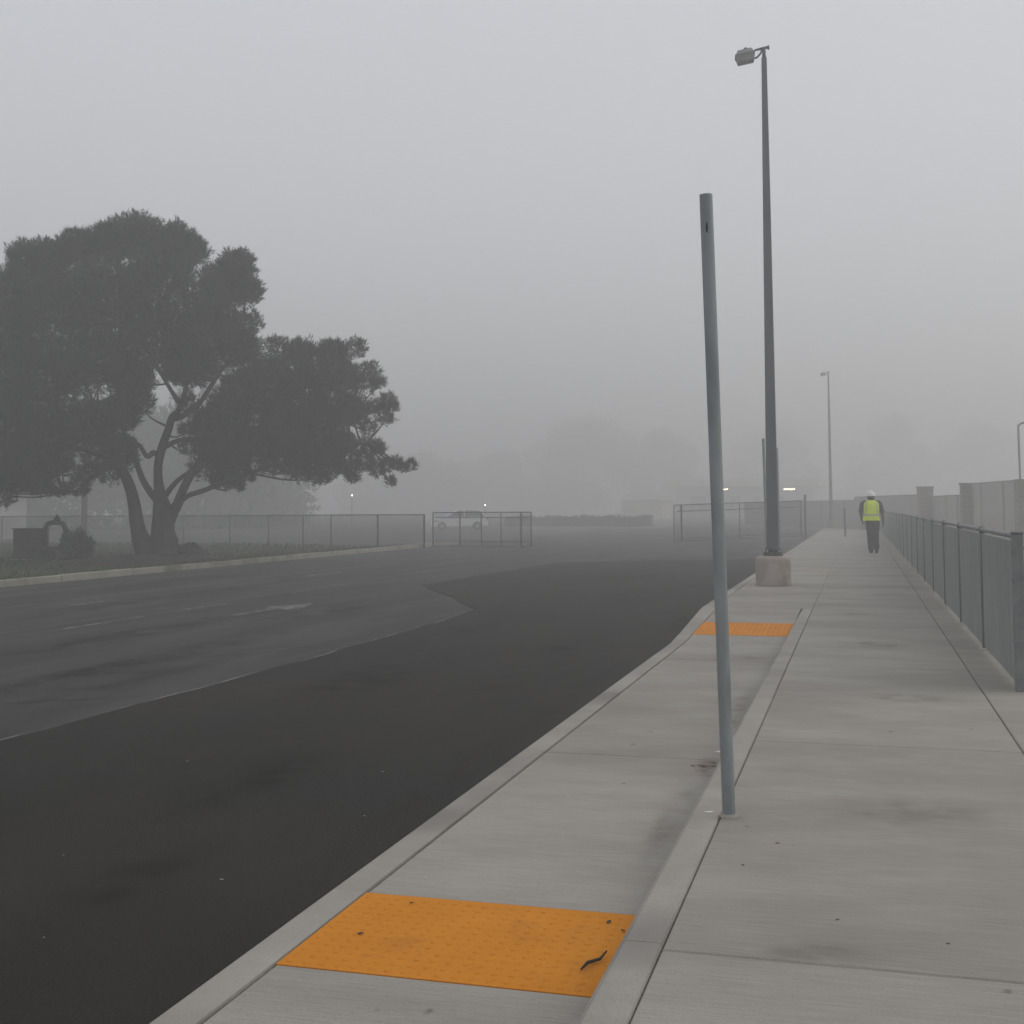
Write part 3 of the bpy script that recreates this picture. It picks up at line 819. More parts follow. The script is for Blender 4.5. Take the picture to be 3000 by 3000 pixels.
for (X, Yp, r) in cl:
    x = (X - 300) * K; z = (1058 - Yp) * K; rr = r * K * 1.1
    # half depth of the crown at this place
    ex = (x + 1.2) / 8.2; ez = (z - 4.6) / 5.6
    hd = 4.6 * math.sqrt(max(.04, 1 - ex * ex - ez * ez))
    nl = 1 if rr < .45 else (2 if hd < 2 else 3)
    for k in range(nl):
        yy = random.uniform(-.5, .5) if nl == 1 else (-hd * .75 + 1.5 * hd * (k + .5) / nl + random.uniform(-.4, .4))
        s = 1.0 if nl == 1 else random.uniform(.86, 1.0)
        kd = (35.2 + yy) / 35.2          # the crown is narrower and lower on its near side
        x_, z_ = x * kd, 1.47 + (z - 1.47) * kd
        lobes.append((x_ + random.uniform(-.08, .08), yy, z_ + random.uniform(-.08, .08), rr * s, rr * s * 1.25, rr * s * .9))
C, D = lobe_points(lobes, 520, up=.9)
V = tufts(C, D, 9, .07, .17, .0125, .34)
crown = tri_obj('crown', V, M['needle'], tree)
tk = MB()
def T(pts, rad, n=10):
    # survey points of the trunk (across, down, depth), converted to metres
    tk.tube([((a - 1290) * .00358, dd, (1195 - b_) * .00358) for a, b_, dd in pts], rad, n=n, smooth_steps=5)
T([(1235, 1215, .1), (1170, 1100, .1), (1115, 920, .05), (1090, 760, 0), (1065, 640, -.1), (1030, 540, -.2), (985, 430, -.4), (900, 250, -.8), (820, 20, -1.2)], [.50, .30, .215, .185, .165, .155, .13, .10, .05])
T([(1335, 1220, 0), (1320, 1100, 0), (1310, 960, 0), (1310, 850, 0), (1300, 760, .0), (1285, 660, .1), (1268, 520, .15), (1270, 400, .2), (1300, 270, .2), (1345, 130, .3), (1375, 30, .3), (1440, -60, .4), (1500, -330, .6), (1540, -620, .7)],
  [.80, .50, .345, .31, .265, .17, .13, .125, .125, .115, .11, .08, .06, .035], 12)
T([(1345, 900, 0), (1385, 800, .0), (1420, 740, -.1), (1455, 640, -.2), (1500, 540, -.4), (1560, 440, -.8), (1650, 250, -1.4)], [.2, .17, .15, .13, .12, .10, .06])
T([(1440, 720, -.1), (1500, 670, -.3), (1620, 630, -.7), (1780, 560, -1.1), (1950, 500, -1.4), (2150, 430, -1.6), (2500, 330, -1.6), (2900, 240, -1.4)], [.09, .075, .07, .065, .06, .055, .045, .025])
T([(1330, 660, .1), (1390, 580, .3), (1450, 520, .5), (1560, 440, .9), (1700, 330, 1.4), (1950, 220, 1.9)], [.09, .075, .065, .06, .05, .035])
T([(1265, 710, .1), (1210, 640, .2), (1160, 560, .3), (1130, 490, .4), (1090, 380, .8), (1010, 200, 1.3), (930, -60, 1.6)], [.11, .10, .09, .085, .08, .07, .04])
T([(1275, 350, .2), (1230, 320, .3), (1180, 350, .4), (1120, 260, .6), (1020, 200, .9), (860, 150, 1.2), (600, 100, 1.5)], [.09, .08, .07, .065, .06, .05, .03])
T([(1375, 40, .3), (1440, 30, .2), (1520, -30, .1), (1600, -100, -.1), (1700, -260, -.4), (1850, -480, -.6)], [.10, .09, .08, .07, .06, .03])
T([(1310, 280, .2), (1420, 220, .4), (1580, 195, .6), (1750, 200, .9), (2000, 120, 1.1), (2300, 0, 1.2), (2600, -60, 1.0), (2800, 20, .8)], [.08, .07, .065, .06, .055, .05, .04, .02])
T([(1030, 540, -.2), (960, 460, 0), (860, 440, .3), (760, 520, .5), (660, 620, .6), (560, 640, .6)], [.09, .07, .06, .05, .04, .025])
T([(985, 430, -.4), (800, 330, -1), (500, 300, -1.6), (200, 320, -2.0), (-150, 380, -2)], [.1, .085, .07, .055, .03])
T([(1440, -60, .4), (1330, -260, .8), (1200, -480, 1), (1050, -700, 1)], [.07, .06, .05, .03])
tk.build('trunk', M['bark'], tree, True)
tw = MB()
skel = [Vector(v) for v in tk.v]
for (x, yy, z, rx, ry, rz) in lobes[::1]:
    c = Vector((x, yy, z))
    best = min(skel[::11], key=lambda q: (q - c).length + max(0, q.z - c.z) * 1.5)
    mid = best.lerp(c, .5) + Vector((0, 0, -.12))
    tw.tube([best, mid, c], [.035, .025, .01], n=5, smooth_steps=3, caps=False)
o = tw.build('limb', M['bark'], tree, True); o['kind'] = 'stuff'

# ---- shrubs and hedges
def leafball(n, rx, ry, rz, lmin, lmax, wd, cz, seedk=0):
    u = rng.normal(0, 1, (n, 3)); u /= np.linalg.norm(u, axis=1, keepdims=True)
    rad = rng.uniform(.3, 1, n) ** .5
    rad = rad * (1 + .18 * np.sin(u[:, 0] * 6 + seedk) * np.sin(u[:, 2] * 5 + seedk))
    p = u * rad[:, None] * np.array([rx, ry, rz]) + np.array([0, 0, cz])
    p[:, 2] = np.maximum(p[:, 2], .02)
    return tufts(p, u + np.array([0, 0, .3]), 4, lmin, lmax, wd, .5)
def shrub(name, loc, rx, ry, h, label, mat='shrub', group=None, n=900, wd=.02, ln=(.06, .14)):
    t = empty(name, loc, random.uniform(0, 6), label, 'shrub', group)
    tri_obj('foliage', leafball(n, rx, ry, h * .55, ln[0], ln[1], wd, h * .48, random.uniform(0, 9)), M[mat], t)
    s = MB()
    for k in range(5):
        a = k * 1.3
        s.tube([(0, 0, -.03), (rx * .3 * math.cos(a), ry * .3 * math.sin(a), h * .4), (rx * .6 * math.cos(a), ry * .6 * math.sin(a), h * .75)], [.02, .015, .006], n=5)
    s.build('stem', M['bark'], t, True)
    return t
shrub('shrub', (-22.65, 32.1, -.06), .45, .45, .85, 'rounded green shrub beside the pipe arch on the lawn')
shrub('shrub', (-23.35, 31.5, -.06), .4, .3, .34, 'small low green shrub in front of the pipe arch', n=600)
t = empty('boulder', (-18.45, 31.55, -.06), R(20), 'dark rounded boulder against the right foot of the pine', 'boulder')
v = []; f = []; nn = 14
for a_ in range(7):
    ph = math.pi / 2 * a_ / 6.5
    for b_ in range(nn):
        th_ = 2 * math.pi * b_ / nn; q = 1 + .12 * math.sin(3 * th_ + a_) + .08 * math.sin(5 * th_ - 2 * a_)
        v.append((.46 * q * math.cos(ph) * math.cos(th_), .36 * q * math.cos(ph) * math.sin(th_), -.04 + .56 * math.sin(ph) * (1 + .1 * math.sin(2 * th_))))
    if a_:
        f += [((a_ - 1) * nn + k, (a_ - 1) * nn + (k + 1) % nn, a_ * nn + (k + 1) % nn, a_ * nn + k) for k in range(nn)]
f.append(tuple(6 * nn + k for k in range(nn)))
mesh_obj('rock', v, f, M['rock'], t, True)
t = empty('utility_cabinet', (-24.15, 32.0, -.06), R(30), 'dark box cabinet on the lawn left of the pipe arch', 'cabinet')
MB().cbox(-.48, .48, -.3, .3, .04, .92, .02).build('body', M['cabinet'], t)
MB().cbox(-.52, .52, -.34, .34, .92, .96, .01).build('lid', M['cabinet'], t)
MB().cbox(-.44, -.01, -.312, -.302, .1, .88, .003).build('door', M['cabinet'], t)
MB().cbox(.01, .44, -.312, -.302, .1, .88, .003).build('door', M['cabinet'], t)
MB().box(-.55, .55, -.38, .38, -.05, .04).build('plinth', M['kerb'], t)
t = empty('backflow_pipe', (-23.42, 32.15, -.06), R(34), 'dark inverted-U water pipe with valve between cabinet and shrub', 'pipe')
MB().tube([(-.3, 0, -.05), (-.3, 0, .8), (-.27, 0, 1.0), (-.18, 0, 1.1), (0, 0, 1.13), (.18, 0, 1.1), (.27, 0, 1.0), (.3, 0, .8), (.3, 0, -.05)], .075, n=12, smooth_steps=4).build('pipe', M['pipe'], t, True)
MB().lathe([(.10, -.02), (.11, .06), (.07, .12), (.03, .17), (.03, .2)], n=12, c=(.05, 0, 1.16)).build('valve', M['pipe'], t, True)
MB().tube([(-.3, 0, .35), (.3, 0, .35)], .06, n=10).build('crosspipe', M['pipe'], t, True)
for sx in (-.3, .3):
    MB().lathe([(.12, .52), (.12, .58)], n=14, c=(sx, 0, 0)).build('flange', M['pipe'], t, True)
t = empty('marker_stake', (-17.62, 29.5, -.06), 0, 'thin pale stake at the edge of the mulch bed', 'stake')
MB().cbox(-.02, .02, -.01, .01, -.05, .72, .003).build('shaft', M['rock'], t)
MB().cbox(-.022, .022, -.013, .013, .56, .71, .003).build('reflector', M['roof'], t)

# ---- trees in the fog
def far_tree(name, loc, H, Wd, label, kind='round', dens=26, group='trees fading into the fog'):
    t = empty(name, loc, random.uniform(0, 6), label, 'tree', group)
    lb = []
    if kind == 'round':
        for k in range(34):
            a = random.uniform(0, 6.28); q = random.random() ** .5; hz = random.uniform(.12, 1)
            prof = math.sin(min(1, (1.05 - hz) * 1.9) * math.pi / 2)
            r = Wd * .5 * prof
            s = random.uniform(.10, .18) * Wd
            lb.append((r * q * math.cos(a), r * q * math.sin(a), H * hz - s * .6, s, s, s * .85))
    else:
        for k in range(30):
            hz = .12 + .86 * k / 30; a = k * 2.4; r = Wd * .5 * (1 - hz) * .8
            s = (.06 + .15 * (1 - hz)) * Wd
            lb.append((r * math.cos(a), r * math.sin(a), H * hz, s, s, s * .7))
    C, D = lobe_points(lb, dens, up=.4)
    tri_obj('crown', tufts(C, D, 5, .35, .8, .09, .5), M['far_leaf'], t)
    s = MB(); s.tube([(0, 0, -.2), (.1, 0, H * .3), (0, .1, H * .6), (0, 0, H * .85)], [.028 * H, .022 * H, .014 * H, .005 * H], n=8, smooth_steps=3)
    for k in range(6):
        a = k * 1.1; z = H * (.25 + .07 * k)
        s.tube([(0, 0, z), (Wd * .18 * math.cos(a), Wd * .18 * math.sin(a), z + H * .1), (Wd * .33 * math.cos(a), Wd * .33 * math.sin(a), z + H * .2)], [.01 * H, .007 * H, .003 * H], n=6)
    s.build('trunk', M['bark'], t, True)
    return t
G = -.19
far_tree('conifer_tree', (-52, 92, G), 23, 11, 'tall conifer standing right behind the big pine', 'cone')
far_tree('broad_tree', (-66, 84, G), 12, 17, 'broad tree behind the pale gabled house')
far_tree('broad_tree', (-78, 96, G), 13, 18, 'broad dark tree beside the pale gabled house')
far_tree('broad_tree', (-59, 92, G), 11, 17, 'broad tree beyond the lawn fence behind the pine trunk')
far_tree('broad_tree', (-59.5, 105, G), 11, 17, 'low wide tree beyond the utility pole')
far_tree('broad_tree', (-61, 116, G), 10, 15, 'low dark tree beyond the lawn fence under the pine branches')
far_tree('broad_tree', (-92, 250, G), 14, 30, 'low wide tree beyond the lawn fence left of the white car')
far_tree('broad_tree', (-85, 290, G), 15, 34, 'low wide tree fading away above the white car')
far_tree('broad_tree', (-66, 300, G), 24.5, 36, 'rounded tree in the middle of the fog above the hedge')
far_tree('broad_tree', (-46, 300, G), 20, 28, 'rounded tree above the end of the hedge')
far_tree('broad_tree', (-22, 330, G), 24.5, 26, 'tree behind the lit canopy building')
far_tree('broad_tree', (8, 330, G), 24.5, 26, 'tree beyond the far lamp pole above the worker')
far_tree('broad_tree', (31, 340, G), 22, 28, 'tree behind the mesh screens and pillars')
# clipped hedge along the far car park
h = empty('hedge', (-22.6, 100, G), R(-16), 'long low clipped hedge beside the white car', 'hedge')
pp = rng.uniform(-1, 1, (2600, 3)) * np.array([6.8, .6, .42]); pp[:, 2] += .45
pp[:, 2] += .06 * np.sin(pp[:, 0] * 2.2)
tri_obj('foliage', tufts(pp, np.tile(np.array([[0, 0, 1.]]), (2600, 1)), 4, .08, .2, .035, .8), M['hedge'], h)
MB().cbox(-6.8, 6.8, -.5, .5, .0, .78, .12).build('inner_twigs', M['hedge'], h)
k = empty('island_kerb', (-20.5, 92, G), R(-16)); tag(k, 'pale kerb of the far parking island', kind='structure')
for i in range(7): MB().cbox(-7 + i * 2, -5.02 + i * 2, -.12, .12, 0, .14, .02).build('kerb_stone', M['kerb'], k)

# ------------------------------------------------------------------ far buildings
b = empty('gabled_house', (-54, 61, G), R(38), 'pale gabled house beyond the lawn fence', 'house')
hw, hd, eh, rh = 6.0, 5, 2.5, 1.9
MB().add([(-hw, -hd, 0), (hw, -hd, 0), (hw, hd, 0), (-hw, hd, 0), (-hw, -hd, eh), (hw, -hd, eh), (hw, hd, eh), (-hw, hd, eh), (0, -hd, eh + rh), (0, hd, eh + rh)],
         [(0, 1, 5, 8, 4), (1, 2, 6, 5), (2, 3, 7, 9, 6), (3, 0, 4, 7), (3, 2, 1, 0)]).build('wall', M['plaster'], b)
th = .16; rf = MB()
for s in (-1, 1):
    e0 = (s * (hw + .5), eh - rh * .5 / hw); a = [(e0[0], e0[1] + .02), (0, eh + rh + .02), (0, eh + rh + .02 + th), (e0[0], e0[1] + .02 + th)]
    v = [(p[0], -hd - .5, p[1]) for p in a] + [(p[0], hd + .5, p[1]) for p in a]
    rf.add(v, [(0, 1, 2, 3), (7, 6, 5, 4), (0, 4, 5, 1), (1, 5, 6, 2), (2, 6, 7, 3), (3, 7, 4, 0)])
rf.build('roof', M['roof'], b)
for wx in (-3.2, 0, 3.2):
    wd_ = MB(); wd_.cbox(wx - .65, wx + .65, -hd - .06, -hd + .02, .9, 2.1, .01); wo = wd_.build('window', M['plaster'], b)
    MB().box(wx - .55, wx + .55, -hd - .075, -hd - .062, 1.0, 2.0).build('pane', M['win'], wo)
# canopy building with lit tubes on the right
b = empty('canopy_building', (-19.6, 212, G), R(-2), 'low tan building with lit tube lights under its flat canopy', 'building')
MB().box(-6, 6.6, 2, 12, 0, 3.0).build('wall', M['tan_wall'], b)
MB().cbox(-6.6, 7.2, -2, 12.4, 3.0, 3.75, .03).build('canopy', M['fascia'], b)
for x in (-6.2, -2, 2.4, 6.8): MB().tube([(x, -1.6, 0), (x, -1.6, 3.0)], .09, n=10).build('column', M['fascia'], b, True)
for x in (-4, -.8, 3.2):
    m = MB().cbox(x - .8, x + .8, 1.93, 2.02, .9, 2.2, .01).build('window', M['fascia'], b); MB().box(x - .7, x + .7, 1.91, 1.928, 1.0, 2.1).build('pane', M['win'], m)
m = MB().cbox(.9, 1.9, 1.93, 2.02, 0, 2.15, .01).build('door', M['fascia'], b); MB().box(1.05, 1.75, 1.91, 1.928, .2, 2.0).build('pane', M['win'], m)
b.scale = (1.87, 1.87, 1.66)
for x, z in ((-1.2, 2.75), (4.7, 2.70)):
    m = MB().cbox(x - .55, x + .55, -1.95, -1.75, z - .03, z + .10, .02).build('light_fitting', M['fascia'], b)
    MB().box(x - .5, x + .5, -2.03, -1.96, z - .10, z + .02).build('lit_tube', M['lit'], m)
b = empty('storage_shed', (-27.8, 168, G), R(-14), 'pale yellow shed beyond the end of the hedge', 'shed')
b.scale = (1.4, 1.4, 1.3)
MB().box(-2.1, 2.1, -1.5, 1.5, 0, 1.9).build('wall', M['tan_wall'], b)
MB().cbox(-2.25, 2.25, -1.7, 1.7, 1.9, 2.05, .03).build('roof', M['fascia'], b)
MB().cbox(-.5, .5, -1.56, -1.48, .02, 1.8, .01).build('door', M['fascia'], b)
# utility pole behind the pine
t = empty('utility_pole', (-36.6, 52.5, -.19), 0, 'plain wooden utility pole behind the lawn fence', 'pole')
MB().tube([(0, 0, -.1), (0, 0, 4.5), (.02, 0, 9.0)], [.15, .13, .10], n=10).build('shaft', M['bark'], t, True)
MB().cbox(-1.1, 1.1, -.06, .06, 8.2, 8.32, .01).build('crossarm', M['bark'], t)
def lit_post(loc, h, label):
    t = empty('lit_lamp_post', loc, 0, label, 'lamp', 'small lit lamps in the fog')
    MB().tube([(0, 0, 0), (0, 0, h)], .035, n=8).build('shaft', M['rail'], t, True)
    MB().lathe([(.10, h), (.12, h + .05), (.10, h + .05)], n=12).build('hood', M['rail'], t, True)
    MB().lathe([(.025, h - .16), (.04, h - .10), (.04, h - .01), (.03, h)], n=12).build('globe', M['lit_white'], t, True)
lit_post((-31.9, 104.5, G), 1.95, 'small lit lamp just above the white car')
lit_post((-42.0, 98.3, G), 2.85, 'tiny lit lamp beyond the fence under the pine branch tips')

# ------------------------------------------------------------------ white car in the fog
def car(loc, rz, label):
    t = empty('parked_car', loc, rz, label, 'car')
    # side outline swept across, narrowing at the greenhouse
    prof = [(-2.1, .32), (-2.16, .55), (-2.12, .86), (-1.95, .96), (-1.0, 1.0), (.75, .98), (1.75, .84), (2.08, .70), (2.12, .45), (2.05, .28)]
    def sweep(prof, ws):
        v = []; n = len(prof)
        for (y, inset) in ws:
            v += [(x * (1 - .02 * inset), y, z) for x, z in prof]
        f = []
        for i in range(len(ws) - 1):
            for k in range(n):
                j = (k + 1) % n
                f.append((i * n + k, i * n + j, (i + 1) * n + j, (i + 1) * n + k))
        f += [tuple(range(n - 1, -1, -1)), tuple((len(ws) - 1) * n + k for k in range(n))]
        return v, f
    v, f = sweep(prof, [(-.87, 1.5), (-.82, 0), (.82, 0), (.87, 1.5)])
    body = MB().add(v, f).build('body', M['car_white'], t)
    gh = [(-1.95, .95), (-1.55, 1.42), (.1, 1.46), (1.05, .96)]
    v = []
    for s in (-1, 1):
        v += [(x, s * (.80 if z < 1 else .64), z) for x, z in gh]
    MB().add(v, [(3, 2, 1, 0), (4, 5, 6, 7), (0, 1, 5, 4), (2, 3, 7, 6), (3, 0, 4, 7), (1, 2, 6, 5)]).build('window_band', M['glass'], t)
    MB().cbox(-1.52, .12, -.64, .64, 1.43, 1.49, .02).build('roof_panel', M['car_white'], t)
    for s in (-1, 1):
        for a, c in (((-1.95, s * .81, .96), (-1.53, s * .65, 1.44)), ((-.35, s * .815, .97), (-.35, s * .655, 1.46)), ((1.05, s * .81, .97), (.1, s * .655, 1.47))):
            MB().tube([a, c], .04, n=6).build('roof_pillar', M['car_white'], t)
    for x in (-1.3, 1.3):
        for s in (-1, 1):
            m = MB(); m.tube([(x, s * .72, .31), (x, s * .90, .31)], .31, n=20); wl = m.build('wheel', M['tyre'], t, True)
            MB().tube([(x, s * .86, .31), (x, s * .908, .31)], .18, n=14).build('hubcap', M['hub'], wl)
    for s in (-1, 1):
        MB().cbox(-2.17, -1.98, s * .70 - .17, s * .70 + .17, .70, .90, .02).build('tail_light', M['red_lens'], t)
        MB().cbox(1.98, 2.12, s * .66 - .16, s * .66 + .16, .58, .72, .02).build('headlight', M['hat'], t)
        MB().cbox(1.55, 1.9, s * .872 - .012, s * .872 + .012, .62, .70, .004).build('side_marker', M['red_lens'], t)
    MB().cbox(-2.18, -2.1, -.8, .8, .36, .5, .02).build('bumper', M['tyre'], t)
    return t
car((-28.9, 88.0, G), R(180 - 22 + 42), 'white car parked beyond the open wire gate')

# ------------------------------------------------------------------ person in the hi-vis vest
def remesh(o, vox, smooth=2):
    md = o.modifiers.new('r', 'REMESH'); md.mode = 'VOXEL'; md.voxel_size = vox; md.use_smooth_shade = True
    sm = o.modifiers.new('s', 'SMOOTH'); sm.iterations = smooth; sm.factor = .5
    dg = bpy.context.evaluated_depsgraph_get()
    me = bpy.data.meshes.new_from_object(o.evaluated_get(dg))
    o.modifiers.clear(); old = o.data; o.data = me; bpy.data.meshes.remove(old)
    return o
per = empty('person', (.37, 38.7, 0), R(3), 'person in lime safety vest and white hard hat walking away', 'person')
S = MB()
# legs: left planted, right leg just lifting its heel behind
LX = .03
hipL, hipR = (LX - .095, 0, .95), (LX + .095, 0, .95)
kneeL, kneeR = (LX - .078, .05, .51), (LX + .085, .04, .51)
ankL, ankR = (LX - .062, -.02, .09), (LX + .092, -.16, .15)
for h_, k_, a_ in ((hipL, kneeL, ankL), (hipR, kneeR, ankR)):
    S.tube([h_, k_, a_], [.098, .066, .047], n=12, smooth_steps=4)
S.tube([(LX, 0, .88), (.02, 0, .98), (.01, .005, 1.14), (0, .01, 1.32), (0, .0, 1.46), (0, -.0, 1.54)], [.175, .19, .19, .21, .20, .08], n=16, smooth_steps=3, squash=(.70, 1.0), up=(0, 1, 0))
S.tube([(0, 0, 1.48), (0, .015, 1.58), (0, .02, 1.62)], [.075, .07, .07], n=12)
S.tube([(0, .02, 1.58), (0, .025, 1.64), (0, .025, 1.71), (0, .02, 1.78), (0, .02, 1.81)], [.075, .092, .098, .075, .03], n=14, smooth_steps=2)
for s in (-1, 1): S.tube([(s * .092, .02, 1.66), (s * .107, .015, 1.69)], [.018, .02], n=8)   # ears
S.tube([(0, .112, 1.68), (0, .134, 1.655)], [.012, .016], n=8)                              # nose
arms = [((-.235, 0, 1.48), (-.305, -.03, 1.20), (-.265, .06, .97), -1), ((.235, 0, 1.48), (.308, -.05, 1.19), (.325, -.04, .92), 1)]
for a, e_, h_, s in arms:
    S.tube([(a[0] * .7, a[1], a[2] + .01), a, e_, h_], [.068, .07, .052, .034], n=10, smooth_steps=4)
    hv = Vector(h_); dn = (Vector(h_) - Vector(e_)).normalized()
    S.tube([hv, hv + dn * .05, hv + dn * .10], [.032, .044, .040], n=10, squash=(.6, 1.0), up=(1, 0, 0))
    for q, (off, ln) in enumerate(((-.033, .065), (-.011, .08), (.011, .075), (.033, .055))):
        b_ = hv + dn * .09 + Vector((0, off, 0))
        S.tube([b_, b_ + dn * ln * .55 + Vector((-s * .006, .004, 0)), b_ + dn * ln + Vector((-s * .025, .006, .004))], [.0105, .0095, .008], n=6)
    b_ = hv + dn * .03 + Vector((0, .03, 0))
    S.tube([b_, b_ + Vector((-s * .01, .03, -.03)), b_ + Vector((-s * .015, .035, -.06))], [.013, .011, .009], n=6)
remesh(S.build('body', M['skin'], per, True), .0075)
tr_ = MB()
for h_, k_, a_ in ((hipL, kneeL, ankL), (hipR, kneeR, ankR)):
    tr_.tube([h_, k_, (a_[0], a_[1] + .005, a_[2] + .0)], [.122, .096, .086], n=12, smooth_steps=4)
tr_.tube([(LX, 0, .86), (LX, 0, .97), (.02, 0, 1.10)], [.19, .205, .20], n=16, squash=(.74, 1.0), up=(0, 1, 0), smooth_steps=2)
remesh(tr_.build('trousers', M['trousers'], per, True), .011)
sh = MB()
sh.tube([(.02, 0, 1.04), (.01, 0, 1.16), (0, .01, 1.32), (0, 0, 1.46), (0, 0, 1.55)], [.20, .20, .22, .215, .10], n=16, squash=(.72, 1.0), up=(0, 1, 0), smooth_steps=3)
for a, e_, h_, s in arms:
    el = Vector(a).lerp(Vector(e_), .95)
    sh.tube([(a[0] * .6, a[1], a[2] + .02), (a[0], a[1], a[2]), tuple(el)], [.078, .09, .082], n=12, smooth_steps=4)
sh.tube([(0, 0, 1.50), (0, .01, 1.56)], [.09, .08], n=12)
remesh(sh.build('shirt', M['shirt'], per, True), .010)
# vest: boxy shell of rings round the torso
def ring_shell(rows, n=36, a0=0, a1=2 * math.pi, close=True):
    v = []; f = []
    for (z, rx, ry, cy_) in rows:
        for k in range(n if close else n + 1):
            a = a0 + (a1 - a0) * k / n
            ca, sa = math.cos(a), math.sin(a)
            v.append((rx * math.copysign(abs(ca) ** .7, ca), cy_ + ry * math.copysign(abs(sa) ** .7, sa), z))
    w_ = n if close else n + 1
    for i in range(len(rows) - 1):
        for k in range(n):
            j = (k + 1) % w_
            f.append((i * w_ + k, i * w_ + j, (i + 1) * w_ + j, (i + 1) * w_ + k))
    return v, f
vrows = [(.975, .265, .20, 0), (1.00, .263, .198, 0), (1.08, .245, .186, 0), (1.16, .236, .18, .005), (1.28, .238, .182, .008), (1.40, .238, .18, .006), (1.49, .225, .165, .0), (1.54, .18, .135, .0), (1.575, .115, .11, 0), (1.585, .10, .10, 0)]
v, f = ring_shell(vrows); vest = MB().add(v, f).build('vest', M['hivis'], per, True)
def rows_at(z0, z1, grow, m=3):
    zs = [z0 + (z1 - z0) * k / m for k in range(m + 1)]; out_ = []
    Z = [r[0] for r in vrows]
    for z in zs:
        out_.append((z, float(np.interp(z, Z, [r[1] for r in vrows])) + grow, float(np.interp(z, Z, [r[2] for r in vrows])) + grow, float(np.interp(z, Z, [r[3] for r in vrows]))))
    return out_
v, f = ring_shell(rows_at(1.115, 1.165, .004)); MB().add(v, f).build('waist_tape', M['silver'], vest, True)
for a in (R(-56), R(-124), R(56), R(124)):
    v, f = ring_shell(rows_at(1.16, 1.55, .005, 12), n=3, a0=a - R(5), a1=a + R(5), close=False); MB().add(v, f).build('shoulder_tape', M['silver'], vest, True)
for a in (R(-24), R(-156)):
    v, f = ring_shell(rows_at(1.165, 1.53, .004, 12), n=3, a0=a - R(5), a1=a + R(5), close=False); MB().add(v, f).build('edge_piping', M['paper'], vest, True)
MB().tube([(0, .0, 1.60), (0, .005, 1.66), (0, .01, 1.73)], [.088, .101, .106], n=16).build('hair', M['boot'], per, True)
# hard hat
ht = MB(); ht.lathe([(.118, 1.715), (.121, 1.74), (.115, 1.79), (.095, 1.83), (.06, 1.857), (.012, 1.868)], n=24, c=(0, .02, 0)); hat = ht.build('hard_hat', M['hat'], per, True)
br = MB(); br.lathe([(.119, 1.712), (.134, 1.708), (.134, 1.716), (.12, 1.727)], n=24, c=(0, .025, 0)); br.build('brim', M['hat'], hat, True)
MB().tube([(0, -.09, 1.76), (0, -.06, 1.838), (0, .02, 1.874), (0, .10, 1.838)], .012, n=8, smooth_steps=3).build('ridge', M['hat'], hat, True)
for a_, ang in ((ankL, 0), (ankR, 28)):
    bm_ = MB(); c_, s_ = math.cos(R(ang)), math.sin(R(ang))
    def fp(y, z): return (a_[0], a_[1] + y * c_, a_[2] + z - y * s_)
    bm_.tube([fp(-.07, -.045), fp(.0, -.042), fp(.10, -.055), fp(.19, -.065)], [.042, .056, .050, .032], n=12, squash=(.85, 1.0), smooth_steps=3)
    bm_.tube([(a_[0], a_[1], a_[2] + .06), (a_[0], a_[1] - .01, a_[2] - .03)], [.06, .06], n=12)
    remesh(bm_.build('boot', M['boot'], per, True), .008, 1)
pc = empty('folded_paper', (.37 - .20, 38.7 + .06, .83), R(25), 'folded white paper held in the left hand of the worker', 'paper')
MB().add([(-.05, 0, -.11), (.05, .0, -.10), (.055, .01, .07), (-.045, .01, .06), (-.05, .012, -.11), (.05, .014, -.10), (.055, .022, .07), (-.045, .022, .06)],
         [(0, 1, 2, 3), (7, 6, 5, 4), (0, 4, 5, 1), (1, 5, 6, 2), (2, 6, 7, 3), (3, 7, 4, 0)]).build('sheet', M['paper'], pc)

# ------------------------------------------------------------------ stains and dark patches on the paving
def stain_mat(name, c, strength, nscale):
    m, n, b = new_mat(name); L = n.links
    tc = n.nodes.new('ShaderNodeTexCoord')
    gr = n.nodes.new('ShaderNodeTexGradient'); gr.gradient_type = 'QUADRATIC_SPHERE'
    L.new(tc.outputs['Object'], gr.inputs['Vector'])
    geo = n.nodes.new('ShaderNodeNewGeometry')
    nz = n.nodes.new('ShaderNodeTexNoise'); nz.inputs['Scale'].default_value = nscale; nz.inputs['Detail'].default_value = 6
    L.new(geo.outputs['Position'], nz.inputs['Vector'])
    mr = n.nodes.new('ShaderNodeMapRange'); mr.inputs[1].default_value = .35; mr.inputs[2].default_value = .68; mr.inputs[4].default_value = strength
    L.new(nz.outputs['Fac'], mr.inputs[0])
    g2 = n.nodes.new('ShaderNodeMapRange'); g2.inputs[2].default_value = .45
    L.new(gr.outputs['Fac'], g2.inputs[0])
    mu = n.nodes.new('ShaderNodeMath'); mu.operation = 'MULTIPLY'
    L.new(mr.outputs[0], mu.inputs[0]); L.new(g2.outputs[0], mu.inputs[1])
    b.inputs['Base Color'].default_value = (*c, 1); b.inputs['Roughness'].default_value = .95; b.inputs['Specular IOR Level'].default_value = .1
    tr = n.nodes.new('ShaderNodeBsdfTransparent'); mx = n.nodes.new('ShaderNodeMixShader')
    L.new(mu.outputs[0], mx.inputs[0]); L.new(tr.outputs[0], mx.inputs[1]); L.new(b.outputs[0], mx.inputs[2])
    L.new(mx.outputs[0], n.nodes['Material Output'].inputs['Surface'])
    return m
M['st_dark'] = stain_mat('dark_patch', (.21, .192, .167), .3, 5)  # darker concrete tone for bands and patches
M['st_rust'] = stain_mat('leaf_stain', (.17, .105, .075), .7, 9)
M['st_spot'] = stain_mat('gum_spot', (.15, .137, .12), .8, 30)
